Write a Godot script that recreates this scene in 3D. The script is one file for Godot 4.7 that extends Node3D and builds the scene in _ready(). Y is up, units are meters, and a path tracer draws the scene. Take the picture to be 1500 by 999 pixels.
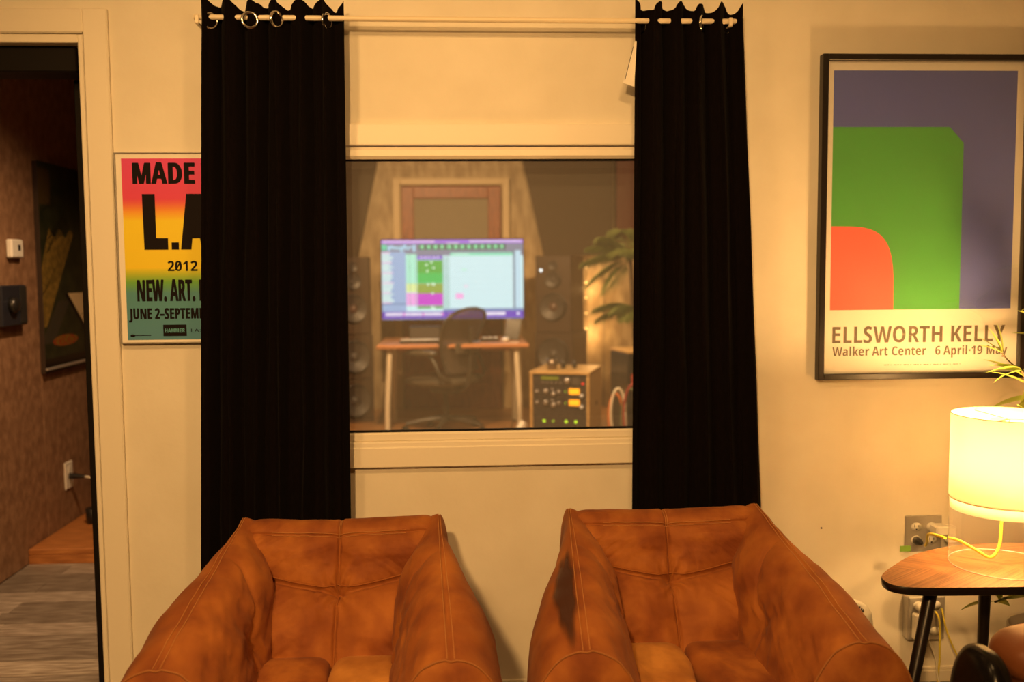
extends Node3D

var M = {}
var taken = {}
var rng = RandomNumberGenerator.new()
const WARM = Color(1.0, 0.765, 0.47)

# ------------------------------------------------------------------ naming
func numbered(called):
	if not taken.has(called):
		taken[called] = 0
		return called
	taken[called] += 1
	return "%s_%03d" % [called, taken[called]]

func thing(called, label, category, at = Vector3.ZERO, turn = 0.0, group = ""):
	var o = Node3D.new()
	o.name = numbered(called)
	add_child(o)
	o.position = at
	o.rotation.y = turn
	o.set_meta("label", label)
	o.set_meta("category", category)
	if group != "":
		o.set_meta("group", group)
	return o

func struct(called, st, m, label = "", category = ""):
	var o = part(self, numbered(called), st, m)
	o.set_meta("kind", "structure")
	if label != "":
		o.set_meta("label", label)
		o.set_meta("category", category)
	return o

func part(parent, called, st, m, at = Vector3.ZERO, turn = Vector3.ZERO):
	var o = MeshInstance3D.new()
	o.name = called
	if st is SurfaceTool:
		st.generate_normals()
		o.mesh = st.commit()
	else:
		o.mesh = st
	if m != null:
		o.material_override = m
	parent.add_child(o, true)
	o.position = at
	o.rotation = turn
	return o

# ------------------------------------------------------------------ shapes
func S():
	var st = SurfaceTool.new()
	st.begin(Mesh.PRIMITIVE_TRIANGLES)
	return st

func face(st, pts, cen):
	var n = (pts[1] - pts[0]).cross(pts[2] - pts[0])
	var c = Vector3.ZERO
	for p in pts:
		c += p
	c /= pts.size()
	var q = pts.duplicate()
	if n.dot(c - cen) > 0:
		q.reverse()
	for i in range(1, q.size() - 1):
		st.add_vertex(q[0]); st.add_vertex(q[i]); st.add_vertex(q[i + 1])

func cbox(st, c, s, ch = 0.003, xf = Transform3D.IDENTITY):
	st.set_smooth_group(-1)
	var h = s * 0.5
	ch = min(ch, min(h.x, min(h.y, h.z)) * 0.9)
	var cen = xf * c
	var P = func(sg, axis):
		var v = Vector3(sg.x * (h.x - ch), sg.y * (h.y - ch), sg.z * (h.z - ch))
		v[axis] = sg[axis] * h[axis]
		return xf * (c + v)
	for a in 3:
		var b = (a + 1) % 3
		var d = (a + 2) % 3
		for s1 in [-1.0, 1.0]:
			var q = []
			for k in [[-1.0, -1.0], [1.0, -1.0], [1.0, 1.0], [-1.0, 1.0]]:
				var sg = Vector3.ZERO
				sg[a] = s1; sg[b] = k[0]; sg[d] = k[1]
				q.append(P.call(sg, a))
			face(st, q, cen)
			for s2 in [-1.0, 1.0]:
				var e1 = Vector3.ZERO
				e1[a] = s1; e1[b] = s2; e1[d] = -1.0
				var e2 = e1
				e2[d] = 1.0
				face(st, [P.call(e1, a), P.call(e2, a), P.call(e2, b), P.call(e1, b)], cen)
	for sx in [-1.0, 1.0]:
		for sy in [-1.0, 1.0]:
			for sz in [-1.0, 1.0]:
				var g = Vector3(sx, sy, sz)
				face(st, [P.call(g, 0), P.call(g, 1), P.call(g, 2)], cen)

func B(c, s, ch = 0.003):
	var st = S()
	cbox(st, c, s, ch)
	return st

# box from two corners
func bx(st, a, b, ch = 0.0005):
	cbox(st, (a + b) * 0.5, (b - a).abs(), ch)

func lathe(st, prof, n = 32, xf = Transform3D.IDENTITY, squash = 1.0):
	st.set_smooth_group(1)
	for i in n:
		var a0 = TAU * i / n
		var a1 = TAU * (i + 1) / n
		for k in prof.size() - 1:
			var p = prof[k]
			var q = prof[k + 1]
			var v0 = xf * Vector3(p.x * cos(a0), p.y, -p.x * sin(a0) * squash)
			var v1 = xf * Vector3(p.x * cos(a1), p.y, -p.x * sin(a1) * squash)
			var v2 = xf * Vector3(q.x * cos(a1), q.y, -q.x * sin(a1) * squash)
			var v3 = xf * Vector3(q.x * cos(a0), q.y, -q.x * sin(a0) * squash)
			if p.x > 1e-6:
				st.add_vertex(v0); st.add_vertex(v2); st.add_vertex(v1)
			if q.x > 1e-6:
				st.add_vertex(v0); st.add_vertex(v3); st.add_vertex(v2)

func tube(st, pts, r, n = 8):
	st.set_smooth_group(1)
	var rad = r if r is Array else []
	if rad.is_empty():
		for p in pts:
			rad.append(r)
	var rings = []
	var u = Vector3.ZERO
	for i in pts.size():
		var t = (pts[min(i + 1, pts.size() - 1)] - pts[max(i - 1, 0)]).normalized()
		if i == 0:
			u = t.cross(Vector3.UP)
			if u.length() < 0.01:
				u = t.cross(Vector3.RIGHT)
		u = (u - t * u.dot(t)).normalized()
		var v = t.cross(u)
		var ring = []
		for k in n:
			var a = TAU * k / n
			ring.append(pts[i] + (u * cos(a) + v * sin(a)) * rad[i])
		rings.append(ring)
	for i in pts.size() - 1:
		for k in n:
			var k2 = (k + 1) % n
			var a = rings[i][k]; var b = rings[i][k2]; var c = rings[i + 1][k2]; var d = rings[i + 1][k]
			st.add_vertex(a); st.add_vertex(c); st.add_vertex(b)
			st.add_vertex(a); st.add_vertex(d); st.add_vertex(c)
	st.set_smooth_group(-1)
	for k in range(1, n - 1):
		st.add_vertex(rings[0][0]); st.add_vertex(rings[0][k]); st.add_vertex(rings[0][k + 1])
		var e = rings[-1]
		st.add_vertex(e[0]); st.add_vertex(e[k + 1]); st.add_vertex(e[k])

func T(pts, r, n = 8):
	var st = S()
	tube(st, pts, r, n)
	return st

func smooth_path(pts, per = 8):
	var out = []
	for i in pts.size() - 1:
		var p0 = pts[max(i - 1, 0)]
		var p3 = pts[min(i + 2, pts.size() - 1)]
		for k in per:
			out.append(pts[i].cubic_interpolate(pts[i + 1], p0, p3, float(k) / per))
	out.append(pts[-1])
	return out

# polygon in xy pushed from z = 0 to z = depth
func prism(st, poly, depth, xf = Transform3D.IDENTITY, soft = false):
	var p = PackedVector2Array(poly)
	if Geometry2D.is_polygon_clockwise(p):
		p.reverse()
	var idx = Geometry2D.triangulate_polygon(p)
	st.set_smooth_group(-1)
	for i in range(0, idx.size(), 3):
		var a = p[idx[i]]; var b = p[idx[i + 1]]; var c = p[idx[i + 2]]
		if (b - a).cross(c - a) < 0:
			var s = b
			b = c
			c = s
		var f = func(v, z): return xf * Vector3(v.x, v.y, z)
		st.add_vertex(f.call(a, depth)); st.add_vertex(f.call(c, depth)); st.add_vertex(f.call(b, depth))
		st.add_vertex(f.call(a, 0)); st.add_vertex(f.call(b, 0)); st.add_vertex(f.call(c, 0))
	st.set_smooth_group(2 if soft else -1)
	for i in p.size():
		var a = p[i]
		var b = p[(i + 1) % p.size()]
		var v0 = xf * Vector3(a.x, a.y, 0); var v1 = xf * Vector3(b.x, b.y, 0)
		var v2 = xf * Vector3(b.x, b.y, depth); var v3 = xf * Vector3(a.x, a.y, depth)
		st.add_vertex(v0); st.add_vertex(v2); st.add_vertex(v1)
		st.add_vertex(v0); st.add_vertex(v3); st.add_vertex(v2)

# smooth grid of points fn(i / nu, j / nv); normal is du x dv
func grid(st, nu, nv, fn, col = null):
	st.set_smooth_group(1)
	var v = []
	var c = []
	for i in nu + 1:
		for j in nv + 1:
			var p = fn.call(float(i) / nu, float(j) / nv)
			v.append(p)
			if col != null:
				c.append(col.call(float(i) / nu, float(j) / nv, p))
	for i in nu:
		for j in nv:
			var a = i * (nv + 1) + j
			for k in [a, a + nv + 2, a + nv + 1, a, a + 1, a + nv + 2]:
				if col != null:
					st.set_color(c[k])
				st.add_vertex(v[k])

func spow(x, e):
	return sign(x) * pow(abs(x), e)

# rounded pillow: superellipsoid
func blob(st, cen, r, e1 = 0.5, e2 = 0.5, nu = 32, nv = 20, disp = null, col = null):
	grid(st, nu, nv, func(u, w):
		var a = TAU * u
		var b = PI * (w - 0.5)
		var p = Vector3(r.x * spow(cos(b), e1) * spow(cos(a), e2), r.y * spow(sin(b), e1), -r.z * spow(cos(b), e1) * spow(sin(a), e2))
		if disp != null:
			p += p.normalized() * disp.call(p)
		return cen + p, col)

# ------------------------------------------------------------------ materials
func lin(r, g, b):
	return Color(r, g, b).linear_to_srgb()

func mat(called, c, rough = 0.6, metal = 0.0):
	var m = StandardMaterial3D.new()
	m.resource_name = called
	m.albedo_color = c
	m.roughness = rough
	m.metallic = metal
	M[called] = m
	return m

func glow(called, c, energy):
	var m = mat(called, c, 0.5)
	m.emission_enabled = true
	m.emission = c
	m.emission_energy_multiplier = energy
	return m

func noise_tex(sd, freq, lo, hi, size = 512, kind = FastNoiseLite.TYPE_SIMPLEX_SMOOTH, oct = 4):
	var n = FastNoiseLite.new()
	n.seed = sd
	n.noise_type = kind
	n.frequency = freq
	n.fractal_octaves = oct
	var t = NoiseTexture2D.new()
	t.width = size
	t.height = size
	t.seamless = true
	t.noise = n
	if lo != null:
		var g = Gradient.new()
		g.offsets = PackedFloat32Array([0.0, 1.0])
		g.colors = PackedColorArray([lo, hi])
		t.color_ramp = g
	return t

func tri(m, scale, world = true):
	m.uv1_triplanar = true
	m.uv1_world_triplanar = world
	m.uv1_scale = scale

func materials():
	var m = mat("wall_paint", lin(0.80, 0.75, 0.64), 0.75)
	m.heightmap_enabled = true
	m.heightmap_texture = noise_tex(3, 0.03, null, null)
	m.heightmap_scale = 0.05
	m.albedo_texture = noise_tex(5, 0.006, Color(0.965, 0.96, 0.95), Color(1, 1, 1))
	tri(m, Vector3(1.3, 1.3, 1.3))
	m = mat("trim_paint", lin(0.82, 0.76, 0.64), 0.45)
	m.heightmap_enabled = true
	m.heightmap_texture = noise_tex(4, 0.02, null, null)
	m.heightmap_scale = 0.03
	tri(m, Vector3(2, 2, 2))
	mat("ceiling_paint", lin(0.78, 0.74, 0.66), 0.9)
	mat("back_wall_paint", lin(0.22, 0.19, 0.15), 0.85)
	mat("dark_beam", lin(0.05, 0.03, 0.02), 0.6)
	mat("taupe_board", lin(0.22, 0.17, 0.12), 0.7)
	m = mat("pane", Color(1, 1, 1, 0.03), 0.0)
	m.transparency = BaseMaterial3D.TRANSPARENCY_ALPHA
	m.metallic_specular = 0.40
	m = mat("glazing", Color(1, 1, 1, 0.03), 0.0)
	m.transparency = BaseMaterial3D.TRANSPARENCY_ALPHA
	m = mat("lamp_glass", Color(1, 1, 1, 0.04), 0.0)
	m.transparency = BaseMaterial3D.TRANSPARENCY_ALPHA
	mat("black_rubber", lin(0.009, 0.007, 0.006), 0.6)
	M["black_rubber"].metallic_specular = 0.25
	mat("black_metal", lin(0.012, 0.011, 0.011), 0.35)
	mat("black_frame", lin(0.014, 0.010, 0.009), 0.35)
	mat("steel", lin(0.50, 0.48, 0.45), 0.35, 0.55)
	mat("chrome", lin(0.75, 0.74, 0.72), 0.12, 1.0)
	mat("white_plastic", lin(0.78, 0.76, 0.70), 0.35)
	mat("cream_metal", lin(0.80, 0.70, 0.52), 0.35)
	mat("black_plastic", lin(0.015, 0.014, 0.014), 0.3)
	mat("slot_dark", lin(0.01, 0.009, 0.008), 0.8)
	m = mat("velvet", lin(0.0062, 0.0042, 0.0045), 0.95)
	m.rim_enabled = true
	m.rim = 0.05
	m.metallic_specular = 0.12
	m.rim_tint = 0.3
	m.albedo_texture = noise_tex(9, 0.05, Color(0.75, 0.75, 0.75), Color(1, 1, 1))
	tri(m, Vector3(4, 1.2, 4), false)
	mat("tag_paper", lin(0.80, 0.76, 0.68), 0.7)
	mat("ink", lin(0.012, 0.009, 0.010), 0.7)
	M["ink"].metallic_specular = 0.2
	mat("ink_brown", lin(0.10, 0.062, 0.035), 0.6)
	mat("poster_paper", lin(0.82, 0.78, 0.70), 0.6)
	mat("print_blue", lin(0.058, 0.090, 0.46), 0.7)
	mat("print_green", lin(0.035, 0.36, 0.030), 0.7)
	mat("print_red", lin(0.88, 0.105, 0.07), 0.7)
	# suede: cloudy brushed nap in the hide itself, the same everywhere
	for hide in [["suede", lin(0.185, 0.040, 0.0038), lin(0.405, 0.135, 0.019)], ["suede_pale", lin(0.36, 0.130, 0.020), lin(0.60, 0.265, 0.052)]]:
		m = mat(hide[0], Color(1, 1, 1), 0.8)
		m.albedo_texture = noise_tex(21, 0.0055, hide[1], hide[2], 1024, FastNoiseLite.TYPE_SIMPLEX_SMOOTH, 7)
		m.albedo_texture.color_ramp.offsets = PackedFloat32Array([0.18, 0.80])
		m.rim_enabled = true
		m.rim = 0.05
		m.rim_tint = 1.0
		m.heightmap_enabled = true
		m.heightmap_texture = noise_tex(22, 0.02, null, null, 512, FastNoiseLite.TYPE_SIMPLEX_SMOOTH, 5)
		m.heightmap_scale = 0.16
		tri(m, Vector3(1.3, 1.3, 1.0), false)
	m = mat("polished_hide", lin(0.060, 0.020, 0.012), 0.34)
	m.vertex_color_use_as_albedo = true
	m.transparency = BaseMaterial3D.TRANSPARENCY_ALPHA
	mat("thread", lin(0.50, 0.23, 0.07), 0.8)
	mat("dark_wood", lin(0.03, 0.016, 0.01), 0.5)
	# hall
	m = mat("plywood_brown", lin(0.35, 0.205, 0.12), 0.6)
	m.albedo_texture = noise_tex(31, 0.012, Color(0.74, 0.70, 0.67), Color(1, 1, 1), 512, FastNoiseLite.TYPE_SIMPLEX_SMOOTH, 5)
	tri(m, Vector3(3, 2.2, 2.6))
	m = mat("fir_step", lin(0.56, 0.235, 0.07), 0.5)
	m.albedo_texture = noise_tex(33, 0.02, Color(0.72, 0.66, 0.62), Color(1, 1, 1))
	tri(m, Vector3(0.6, 4, 5))
	for k in 4:
		m = mat("plank_%d" % k, [lin(0.46, 0.41, 0.36), lin(0.34, 0.30, 0.26), lin(0.60, 0.54, 0.47), lin(0.27, 0.235, 0.20)][k], 0.5)
		m.albedo_texture = noise_tex(40 + k, 0.018, Color(0.60, 0.56, 0.53), Color(1, 1, 1), 512, FastNoiseLite.TYPE_SIMPLEX_SMOOTH, 5)
		m.heightmap_enabled = true
		m.heightmap_texture = m.albedo_texture
		m.heightmap_scale = 0.04
		tri(m, Vector3(0.7, 4, 6))
		m.uv1_offset = Vector3(0.37 * k, 0, 0.21 * k)
	mat("plank_gap", lin(0.05, 0.035, 0.025), 0.9)
	# control room
	m = mat("plywood_pale", lin(0.56, 0.44, 0.26), 0.6)
	m.albedo_texture = noise_tex(51, 0.01, Color(0.72, 0.68, 0.62), Color(1, 1, 1))
	tri(m, Vector3(2, 0.7, 2))
	m = mat("oak_floor", lin(0.46, 0.23, 0.085), 0.4)
	m.albedo_texture = noise_tex(52, 0.015, Color(0.7, 0.66, 0.6), Color(1, 1, 1))
	tri(m, Vector3(0.8, 4, 5))
	m = mat("redwood", lin(0.36, 0.10, 0.035), 0.45)
	m.albedo_texture = noise_tex(53, 0.015, Color(0.7, 0.6, 0.6), Color(1, 1, 1))
	tri(m, Vector3(4, 0.8, 4))
	mat("pale_trim", lin(0.60, 0.46, 0.26), 0.5)
	m = mat("acoustic_brown", lin(0.10, 0.066, 0.038), 0.95)
	m.albedo_texture = noise_tex(54, 0.05, Color(0.7, 0.7, 0.7), Color(1, 1, 1))
	tri(m, Vector3(3, 3, 3))
	mat("acoustic_red", lin(0.12, 0.035, 0.025), 0.95)
	mat("curtain_back", lin(0.25, 0.21, 0.13), 0.9)
	m = mat("speaker_wood", lin(0.055, 0.032, 0.02), 0.4)
	m = mat("speaker_side", lin(0.13, 0.075, 0.04), 0.5)
	mat("cone_grey", lin(0.06, 0.052, 0.05), 0.45)
	mat("rubber_surround", lin(0.02, 0.018, 0.018), 0.35)
	mat("dust_cap", lin(0.10, 0.06, 0.05), 0.3)
	mat("desk_wood", lin(0.50, 0.23, 0.11), 0.28)
	mat("desk_leg", lin(0.60, 0.54, 0.42), 0.4)
	mat("tv_case", lin(0.012, 0.012, 0.014), 0.3)
	m = mat("chair_mesh", lin(0.05, 0.038, 0.028), 0.6)
	m.albedo_color.a = 0.82
	m.transparency = BaseMaterial3D.TRANSPARENCY_ALPHA
	mat("chair_frame", lin(0.035, 0.03, 0.024), 0.35)
	mat("chair_pad", lin(0.075, 0.066, 0.052), 0.28)
	m = mat("pine", lin(0.66, 0.46, 0.20), 0.5)
	m.albedo_texture = noise_tex(55, 0.015, Color(0.8, 0.74, 0.66), Color(1, 1, 1))
	tri(m, Vector3(1, 4, 5), false)
	mat("rack_face", lin(0.022, 0.017, 0.02), 0.4)
	mat("knob_silver", lin(0.55, 0.55, 0.58), 0.3, 0.7)
	glow("vu_light", Color(1.0, 0.66, 0.10), 1.1)
	glow("lcd_light", Color(0.36, 0.40, 0.05), 0.6)
	glow("led_green_light", Color(0.75, 1.0, 0.2), 1.4)
	glow("led_red_light", Color(1.0, 0.16, 0.14), 1.3)
	glow("led_white_light", Color(0.85, 0.95, 1.0), 1.6)
	mat("palm_green", lin(0.16, 0.20, 0.055), 0.5)
	M["palm_green"].backlight_enabled = true
	M["palm_green"].backlight = lin(0.10, 0.14, 0.03)
	mat("leaf_green", lin(0.28, 0.34, 0.07), 0.4)
	M["leaf_green"].backlight_enabled = true
	M["leaf_green"].backlight = lin(0.30, 0.34, 0.06)
	mat("stem_brown", lin(0.16, 0.11, 0.05), 0.7)
	mat("soil", lin(0.03, 0.02, 0.014), 0.95)
	mat("clay_pot", lin(0.34, 0.32, 0.29), 0.7)
	# lamp and table
	m = mat("shade_linen", lin(0.88, 0.86, 0.80), 0.9)
	m.backlight_enabled = true
	m.backlight = lin(0.95, 0.92, 0.82)
	mat("lamp_brass", lin(0.6, 0.5, 0.3), 0.3, 1.0)
	glow("bulb_light", WARM, 4.0)
	mat("cord_yellow", lin(0.80, 0.66, 0.06), 0.6)
	mat("cord_white", lin(0.7, 0.66, 0.55), 0.5)
	mat("tag_green", lin(0.16, 0.30, 0.04), 0.5)
	mat("table_edge", lin(0.010, 0.007, 0.006), 0.35)
	mat("leather_brown", lin(0.20, 0.065, 0.022), 0.38)
	mat("leather_black", lin(0.006, 0.005, 0.005), 0.24)
	M["leather_black"].metallic_specular = 0.3

# ------------------------------------------------------------------ lights
func downlight(at, turn_to, angle, energy, soft, label, group, tint = WARM):
	var t = thing("recessed_downlight", label, "ceiling light", at, 0.0, group)
	var st = S()
	lathe(st, [Vector2(0.060, -0.004), Vector2(0.078, -0.004), Vector2(0.082, 0.0), Vector2(0.060, 0.0)], 32)
	part(t, "trim_ring", st, M.trim_paint)
	st = S()
	lathe(st, [Vector2(0.0, 0.006), Vector2(0.058, 0.006), Vector2(0.058, -0.001), Vector2(0.0, -0.001)], 32)
	part(t, "lens_light", st, M.downlight_glow)
	var l = SpotLight3D.new()
	l.name = "downlight"
	t.add_child(l)
	l.position = Vector3(0, -0.012, 0)
	l.look_at_from_position(at + Vector3(0, -0.012, 0), turn_to, Vector3.BACK)
	l.light_color = tint
	l.light_energy = energy
	l.light_size = soft
	l.spot_angle = angle
	l.spot_angle_attenuation = 1.0
	l.spot_range = 14
	l.spot_attenuation = 2.0
	l.shadow_enabled = true
	return t

func omni(parent, at, energy, size, c = WARM):
	var l = OmniLight3D.new()
	l.name = "bulb"
	parent.add_child(l, true)
	l.position = at
	l.light_color = c
	l.light_energy = energy
	l.light_size = size
	l.omni_range = 14
	l.omni_attenuation = 2.0
	l.shadow_enabled = true
	return l

func camera_and_light():
	var cam = Camera3D.new()
	cam.name = "camera"
	add_child(cam)
	cam.fov = 39.27
	cam.transform = Transform3D(Basis(Vector3.UP, deg_to_rad(-3.05)) * Basis(Vector3.RIGHT, deg_to_rad(-4.39)) * Basis(Vector3.BACK, deg_to_rad(-0.465)), Vector3(0, 1.33, 2.9))
	var a = CameraAttributesPhysical.new()
	a.frustum_focal_length = 12.0 / (499.5 / 1400.0)
	a.frustum_focus_distance = 2.55
	a.exposure_aperture = 2.2
	a.frustum_near = 0.05
	a.frustum_far = 60.0
	cam.attributes = a
	cam.current = true
	var we = WorldEnvironment.new()
	we.name = "environment"
	add_child(we)
	var e = Environment.new()
	e.background_mode = Environment.BG_COLOR
	e.background_color = Color(0, 0, 0)
	e.tonemap_mode = Environment.TONE_MAPPER_LINEAR
	e.tonemap_exposure = 1.0
	e.sdfgi_enabled = true
	e.ssao_enabled = true
	e.ssil_enabled = true
	we.environment = e
	glow("downlight_glow", WARM, 2.0)
	downlight(Vector3(-0.85, 2.445, 1.6), Vector3(-0.55, 0.9, 0.2), 68, 2.2, 0.10, "round recessed ceiling light above the armchair by the striped poster", "living room downlights")
	downlight(Vector3(0.40, 2.445, 1.6), Vector3(0.30, 0.9, 0.2), 68, 1.75, 0.10, "round recessed ceiling light above the armchair beside the table", "living room downlights")
	downlight(Vector3(-0.5, 2.445, 3.9), Vector3(-0.10, 0.60, 0.0), 36, 17.0, 0.09, "round recessed ceiling light farthest from the window wall", "living room downlights")
	downlight(Vector3(-1.05, 2.395, -0.6), Vector3(-1.85, 0.2, -1.45), 46, 4.6, 0.05, "added ceiling light brightening the lower part of the wood panelled hall", "", Color(1.0, 0.80, 0.58))  # added lamp, no such fixture known; fills the lower hall wall and floor
	downlight(Vector3(-0.45, 2.495, -2.9), Vector3(-0.1, 0.5, -5.4), 75, 13.0, 0.05, "round recessed ceiling light over the studio desk", "studio downlights", Color(1.0, 0.80, 0.56))
	downlight(Vector3(0.95, 2.495, -2.6), Vector3(0.95, 0.3, -4.0), 70, 7.0, 0.05, "round recessed ceiling light over the studio gear cabinet", "studio downlights", Color(1.0, 0.80, 0.56))

# ------------------------------------------------------------------ structure
func rooms():
	# wall with the studio window and the hall doorway: z from -0.16 to 0
	var st = S()
	var z0 = -0.16
	for r in [[-2.6, -1.96, 0.0, 2.45], [-1.96, -1.10, 2.002, 2.45], [-1.10, -0.46, 0.0, 2.45], [-0.46, 0.64, 1.70, 2.45], [-0.46, 0.64, 0.0, 0.79], [0.64, 2.5, 0.0, 2.45]]:
		bx(st, Vector3(r[0], r[2], z0), Vector3(r[1], r[3], 0), 0.0)
	struct("wall_front", st, M.wall_paint)
	st = S(); bx(st, Vector3(-2.7, 0, z0), Vector3(-2.6, 2.45, 5.3)); struct("wall_left", st, M.wall_paint)
	st = S(); bx(st, Vector3(2.5, 0, z0), Vector3(2.6, 2.45, 5.3)); struct("wall_right", st, M.wall_paint)
	st = S(); bx(st, Vector3(-2.7, 0, 5.2), Vector3(2.6, 2.45, 5.3)); struct("wall_back", st, M.back_wall_paint)
	st = S(); bx(st, Vector3(-2.7, 2.45, 0), Vector3(2.6, 2.55, 5.3)); struct("ceiling", st, M.ceiling_paint)
	st = S(); bx(st, Vector3(-2.7, -0.1, 0.0), Vector3(2.6, 0, 5.3)); struct("floor", st, M.plank_0)
	# baseboards
	st = S()
	bx(st, Vector3(-1.01, 0, 0), Vector3(2.5, 0.036, 0.014), 0.002)
	bx(st, Vector3(-1.01, 0.036, 0), Vector3(2.5, 0.047, 0.009), 0.002)
	struct("baseboard_front", st, M.trim_paint)
	# bands across the wall behind the camera, mirrored in the panes
	st = S(); bx(st, Vector3(-2.6, 2.07, 5.12), Vector3(2.5, 2.30, 5.2), 0.004); struct("trim_1", st, M.taupe_board)
	st = S(); bx(st, Vector3(-2.6, 2.30, 4.95), Vector3(2.5, 2.45, 5.2), 0.004); struct("trim_2", st, M.dark_beam)

	# door casing
	st = S()
	bx(st, Vector3(-1.083, 0, 0), Vector3(-1.012, 2.088, 0.016), 0.004)
	bx(st, Vector3(-2.05, 2.017, 0), Vector3(-1.083, 2.088, 0.016), 0.004)
	bx(st, Vector3(-2.05, 0, 0), Vector3(-1.978, 2.017, 0.016), 0.004)
	struct("trim_3", st, M.trim_paint)
	st = S()
	bx(st, Vector3(-1.10, 0, -0.07), Vector3(-1.0855, 2.0145, 0.010), 0.003)
	bx(st, Vector3(-1.975, 1.99, -0.07), Vector3(-1.10, 2.0145, 0.010), 0.003)
	bx(st, Vector3(-1.975, 0, -0.07), Vector3(-1.96, 1.99, 0.010), 0.003)
	struct("trim_4", st, M.trim_paint)
	st = S()
	bx(st, Vector3(-1.176, 0, -0.159), Vector3(-1.1005, 1.914, -0.145), 0.003)
	bx(st, Vector3(-1.96, 1.915, -0.15), Vector3(-1.12, 1.988, -0.03), 0.004)
	struct("door_1", st, M.black_rubber)

	# window: casing, stops, two panes
	st = S()
	bx(st, Vector3(-0.54, 1.694, 0), Vector3(0.72, 1.758, 0.020), 0.003)
	bx(st, Vector3(-0.54, 0.727, 0), Vector3(0.72, 0.790, 0.022), 0.003)
	bx(st, Vector3(-0.54, 0.790, 0), Vector3(-0.46, 1.694, 0.020), 0.003)
	bx(st, Vector3(0.64, 0.790, 0), Vector3(0.72, 1.694, 0.020), 0.003)
	bx(st, Vector3(-0.46, 0.786, -0.03), Vector3(0.64, 0.806, 0.018), 0.004)
	bx(st, Vector3(-0.46, 0.804, -0.022), Vector3(0.64, 0.832, 0.008), 0.005)
	bx(st, Vector3(-0.46, 1.655, -0.022), Vector3(0.64, 1.6895, 0.0155), 0.009)
	bx(st, Vector3(-0.46, 0.83, -0.022), Vector3(-0.44, 1.66, 0.012), 0.005)
	bx(st, Vector3(0.62, 0.83, -0.022), Vector3(0.64, 1.66, 0.012), 0.005)
	var w = struct("window_1", st, M.trim_paint)
	st = S(); bx(st, Vector3(-0.45, 0.815, -0.012), Vector3(0.63, 1.675, -0.007), 0.0005)
	part(w, "pane", st, M.pane)
	st = S(); bx(st, Vector3(-0.45, 0.80, -0.146), Vector3(0.63, 1.69, -0.141), 0.0005)
	part(w, "pane", st, M.pane)
	st = S()
	bx(st, Vector3(-0.46, 0.830, -0.016), Vector3(0.64, 0.8375, -0.002), 0.002)
	bx(st, Vector3(-0.46, 1.650, -0.016), Vector3(0.64, 1.656, -0.002), 0.002)
	part(w, "gasket", st, M.black_rubber)

	# hall behind the doorway
	st = S()
	bx(st, Vector3(-2.08, 0, -1.699), Vector3(-1.98, 2.4, -0.16), 0.003)
	var hw = struct("wall_hall_left", st, M.plywood_brown)
	st = S(); bx(st, Vector3(-2.08, 0, -2.78), Vector3(-1.981, 2.4, -1.703), 0.003)
	part(hw, "panel", st, M.plywood_brown)
	st = S(); bx(st, Vector3(-2.09, 0, -1.704), Vector3(-1.99, 2.4, -1.697)); part(hw, "joint", st, M.slot_dark)
	st = S(); bx(st, Vector3(-2.08, 0, -2.8), Vector3(-0.95, 2.4, -2.7)); struct("wall_hall_back", st, M.plywood_brown)
	st = S(); bx(st, Vector3(-1.0, 0, -2.8), Vector3(-0.92, 2.5, -0.16)); struct("wall_hall_right", st, M.plywood_brown)
	st = S(); bx(st, Vector3(-2.08, 2.4, -2.8), Vector3(-0.92, 2.5, -0.16)); struct("ceiling_hall", st, M.ceiling_paint)
	st = S(); bx(st, Vector3(-2.08, -0.1, -2.8), Vector3(-0.92, -0.004, 0.0)); var hf = struct("floor_hall", st, M.plank_gap)
	var k = 0
	var z = -0.005
	rng.seed = 77
	while z > -1.5:
		var x = -2.0 - rng.randf() * 0.8
		while x < -0.95:
			var x1 = x + 0.62 + 0.35 * rng.randf()
			var a = max(x, -1.98)
			var b = min(x1, -0.98)
			if b - a > 0.02 and not (a > -1.10 and z > -0.16):
				st = S()
				bx(st, Vector3(a + 0.0008, -0.006, z - 0.1185), Vector3(b - 0.0008, 0.0, z), 0.0008)
				part(hf, "plank", st, M["plank_%d" % (rng.randi() % 4)])
			x = x1
			k += 1
		z -= 0.12

	# control room
	st = S(); bx(st, Vector3(-1.7, 0, -6.24), Vector3(2.5, 2.5, -6.142)); struct("wall_studio_back", st, M.plywood_pale)
	st = S(); bx(st, Vector3(-1.7, 0, -6.24), Vector3(-1.6, 2.5, -2.8)); struct("wall_studio_left", st, M.plywood_pale)
	st = S(); bx(st, Vector3(2.4, 0, -6.24), Vector3(2.5, 2.5, -0.16)); struct("wall_studio_right", st, M.plywood_pale)
	st = S(); bx(st, Vector3(-1.7, 0, -2.9), Vector3(-0.92, 2.5, -2.8)); struct("wall_studio_corner", st, M.plywood_pale)
	st = S(); bx(st, Vector3(-1.7, 2.5, -6.24), Vector3(2.5, 2.6, -0.16)); struct("ceiling_studio", st, M.acoustic_brown)
	st = S(); bx(st, Vector3(-1.7, -0.1, -6.24), Vector3(2.5, -0.003, -0.16)); var sf = struct("floor_studio", st, M.plank_gap)
	z = -3.0
	while z > -6.14:
		st = S(); bx(st, Vector3(-1.6, -0.01, max(z - 0.088, -6.14)), Vector3(2.4, 0.0, z), 0.0008)
		part(sf, "plank", st, M.oak_floor)
		z -= 0.09
	# vertical plywood battens on the back wall
	for x in [-1.25, 1.36]:
		st = S(); bx(st, Vector3(x - 0.003, 0, -6.1425), Vector3(x + 0.003, 2.5, -6.1405), 0.0005)
		struct("trim_5", st, M.slot_dark)
	# back door with glass
	var zb = -6.142
	st = S()
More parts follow.
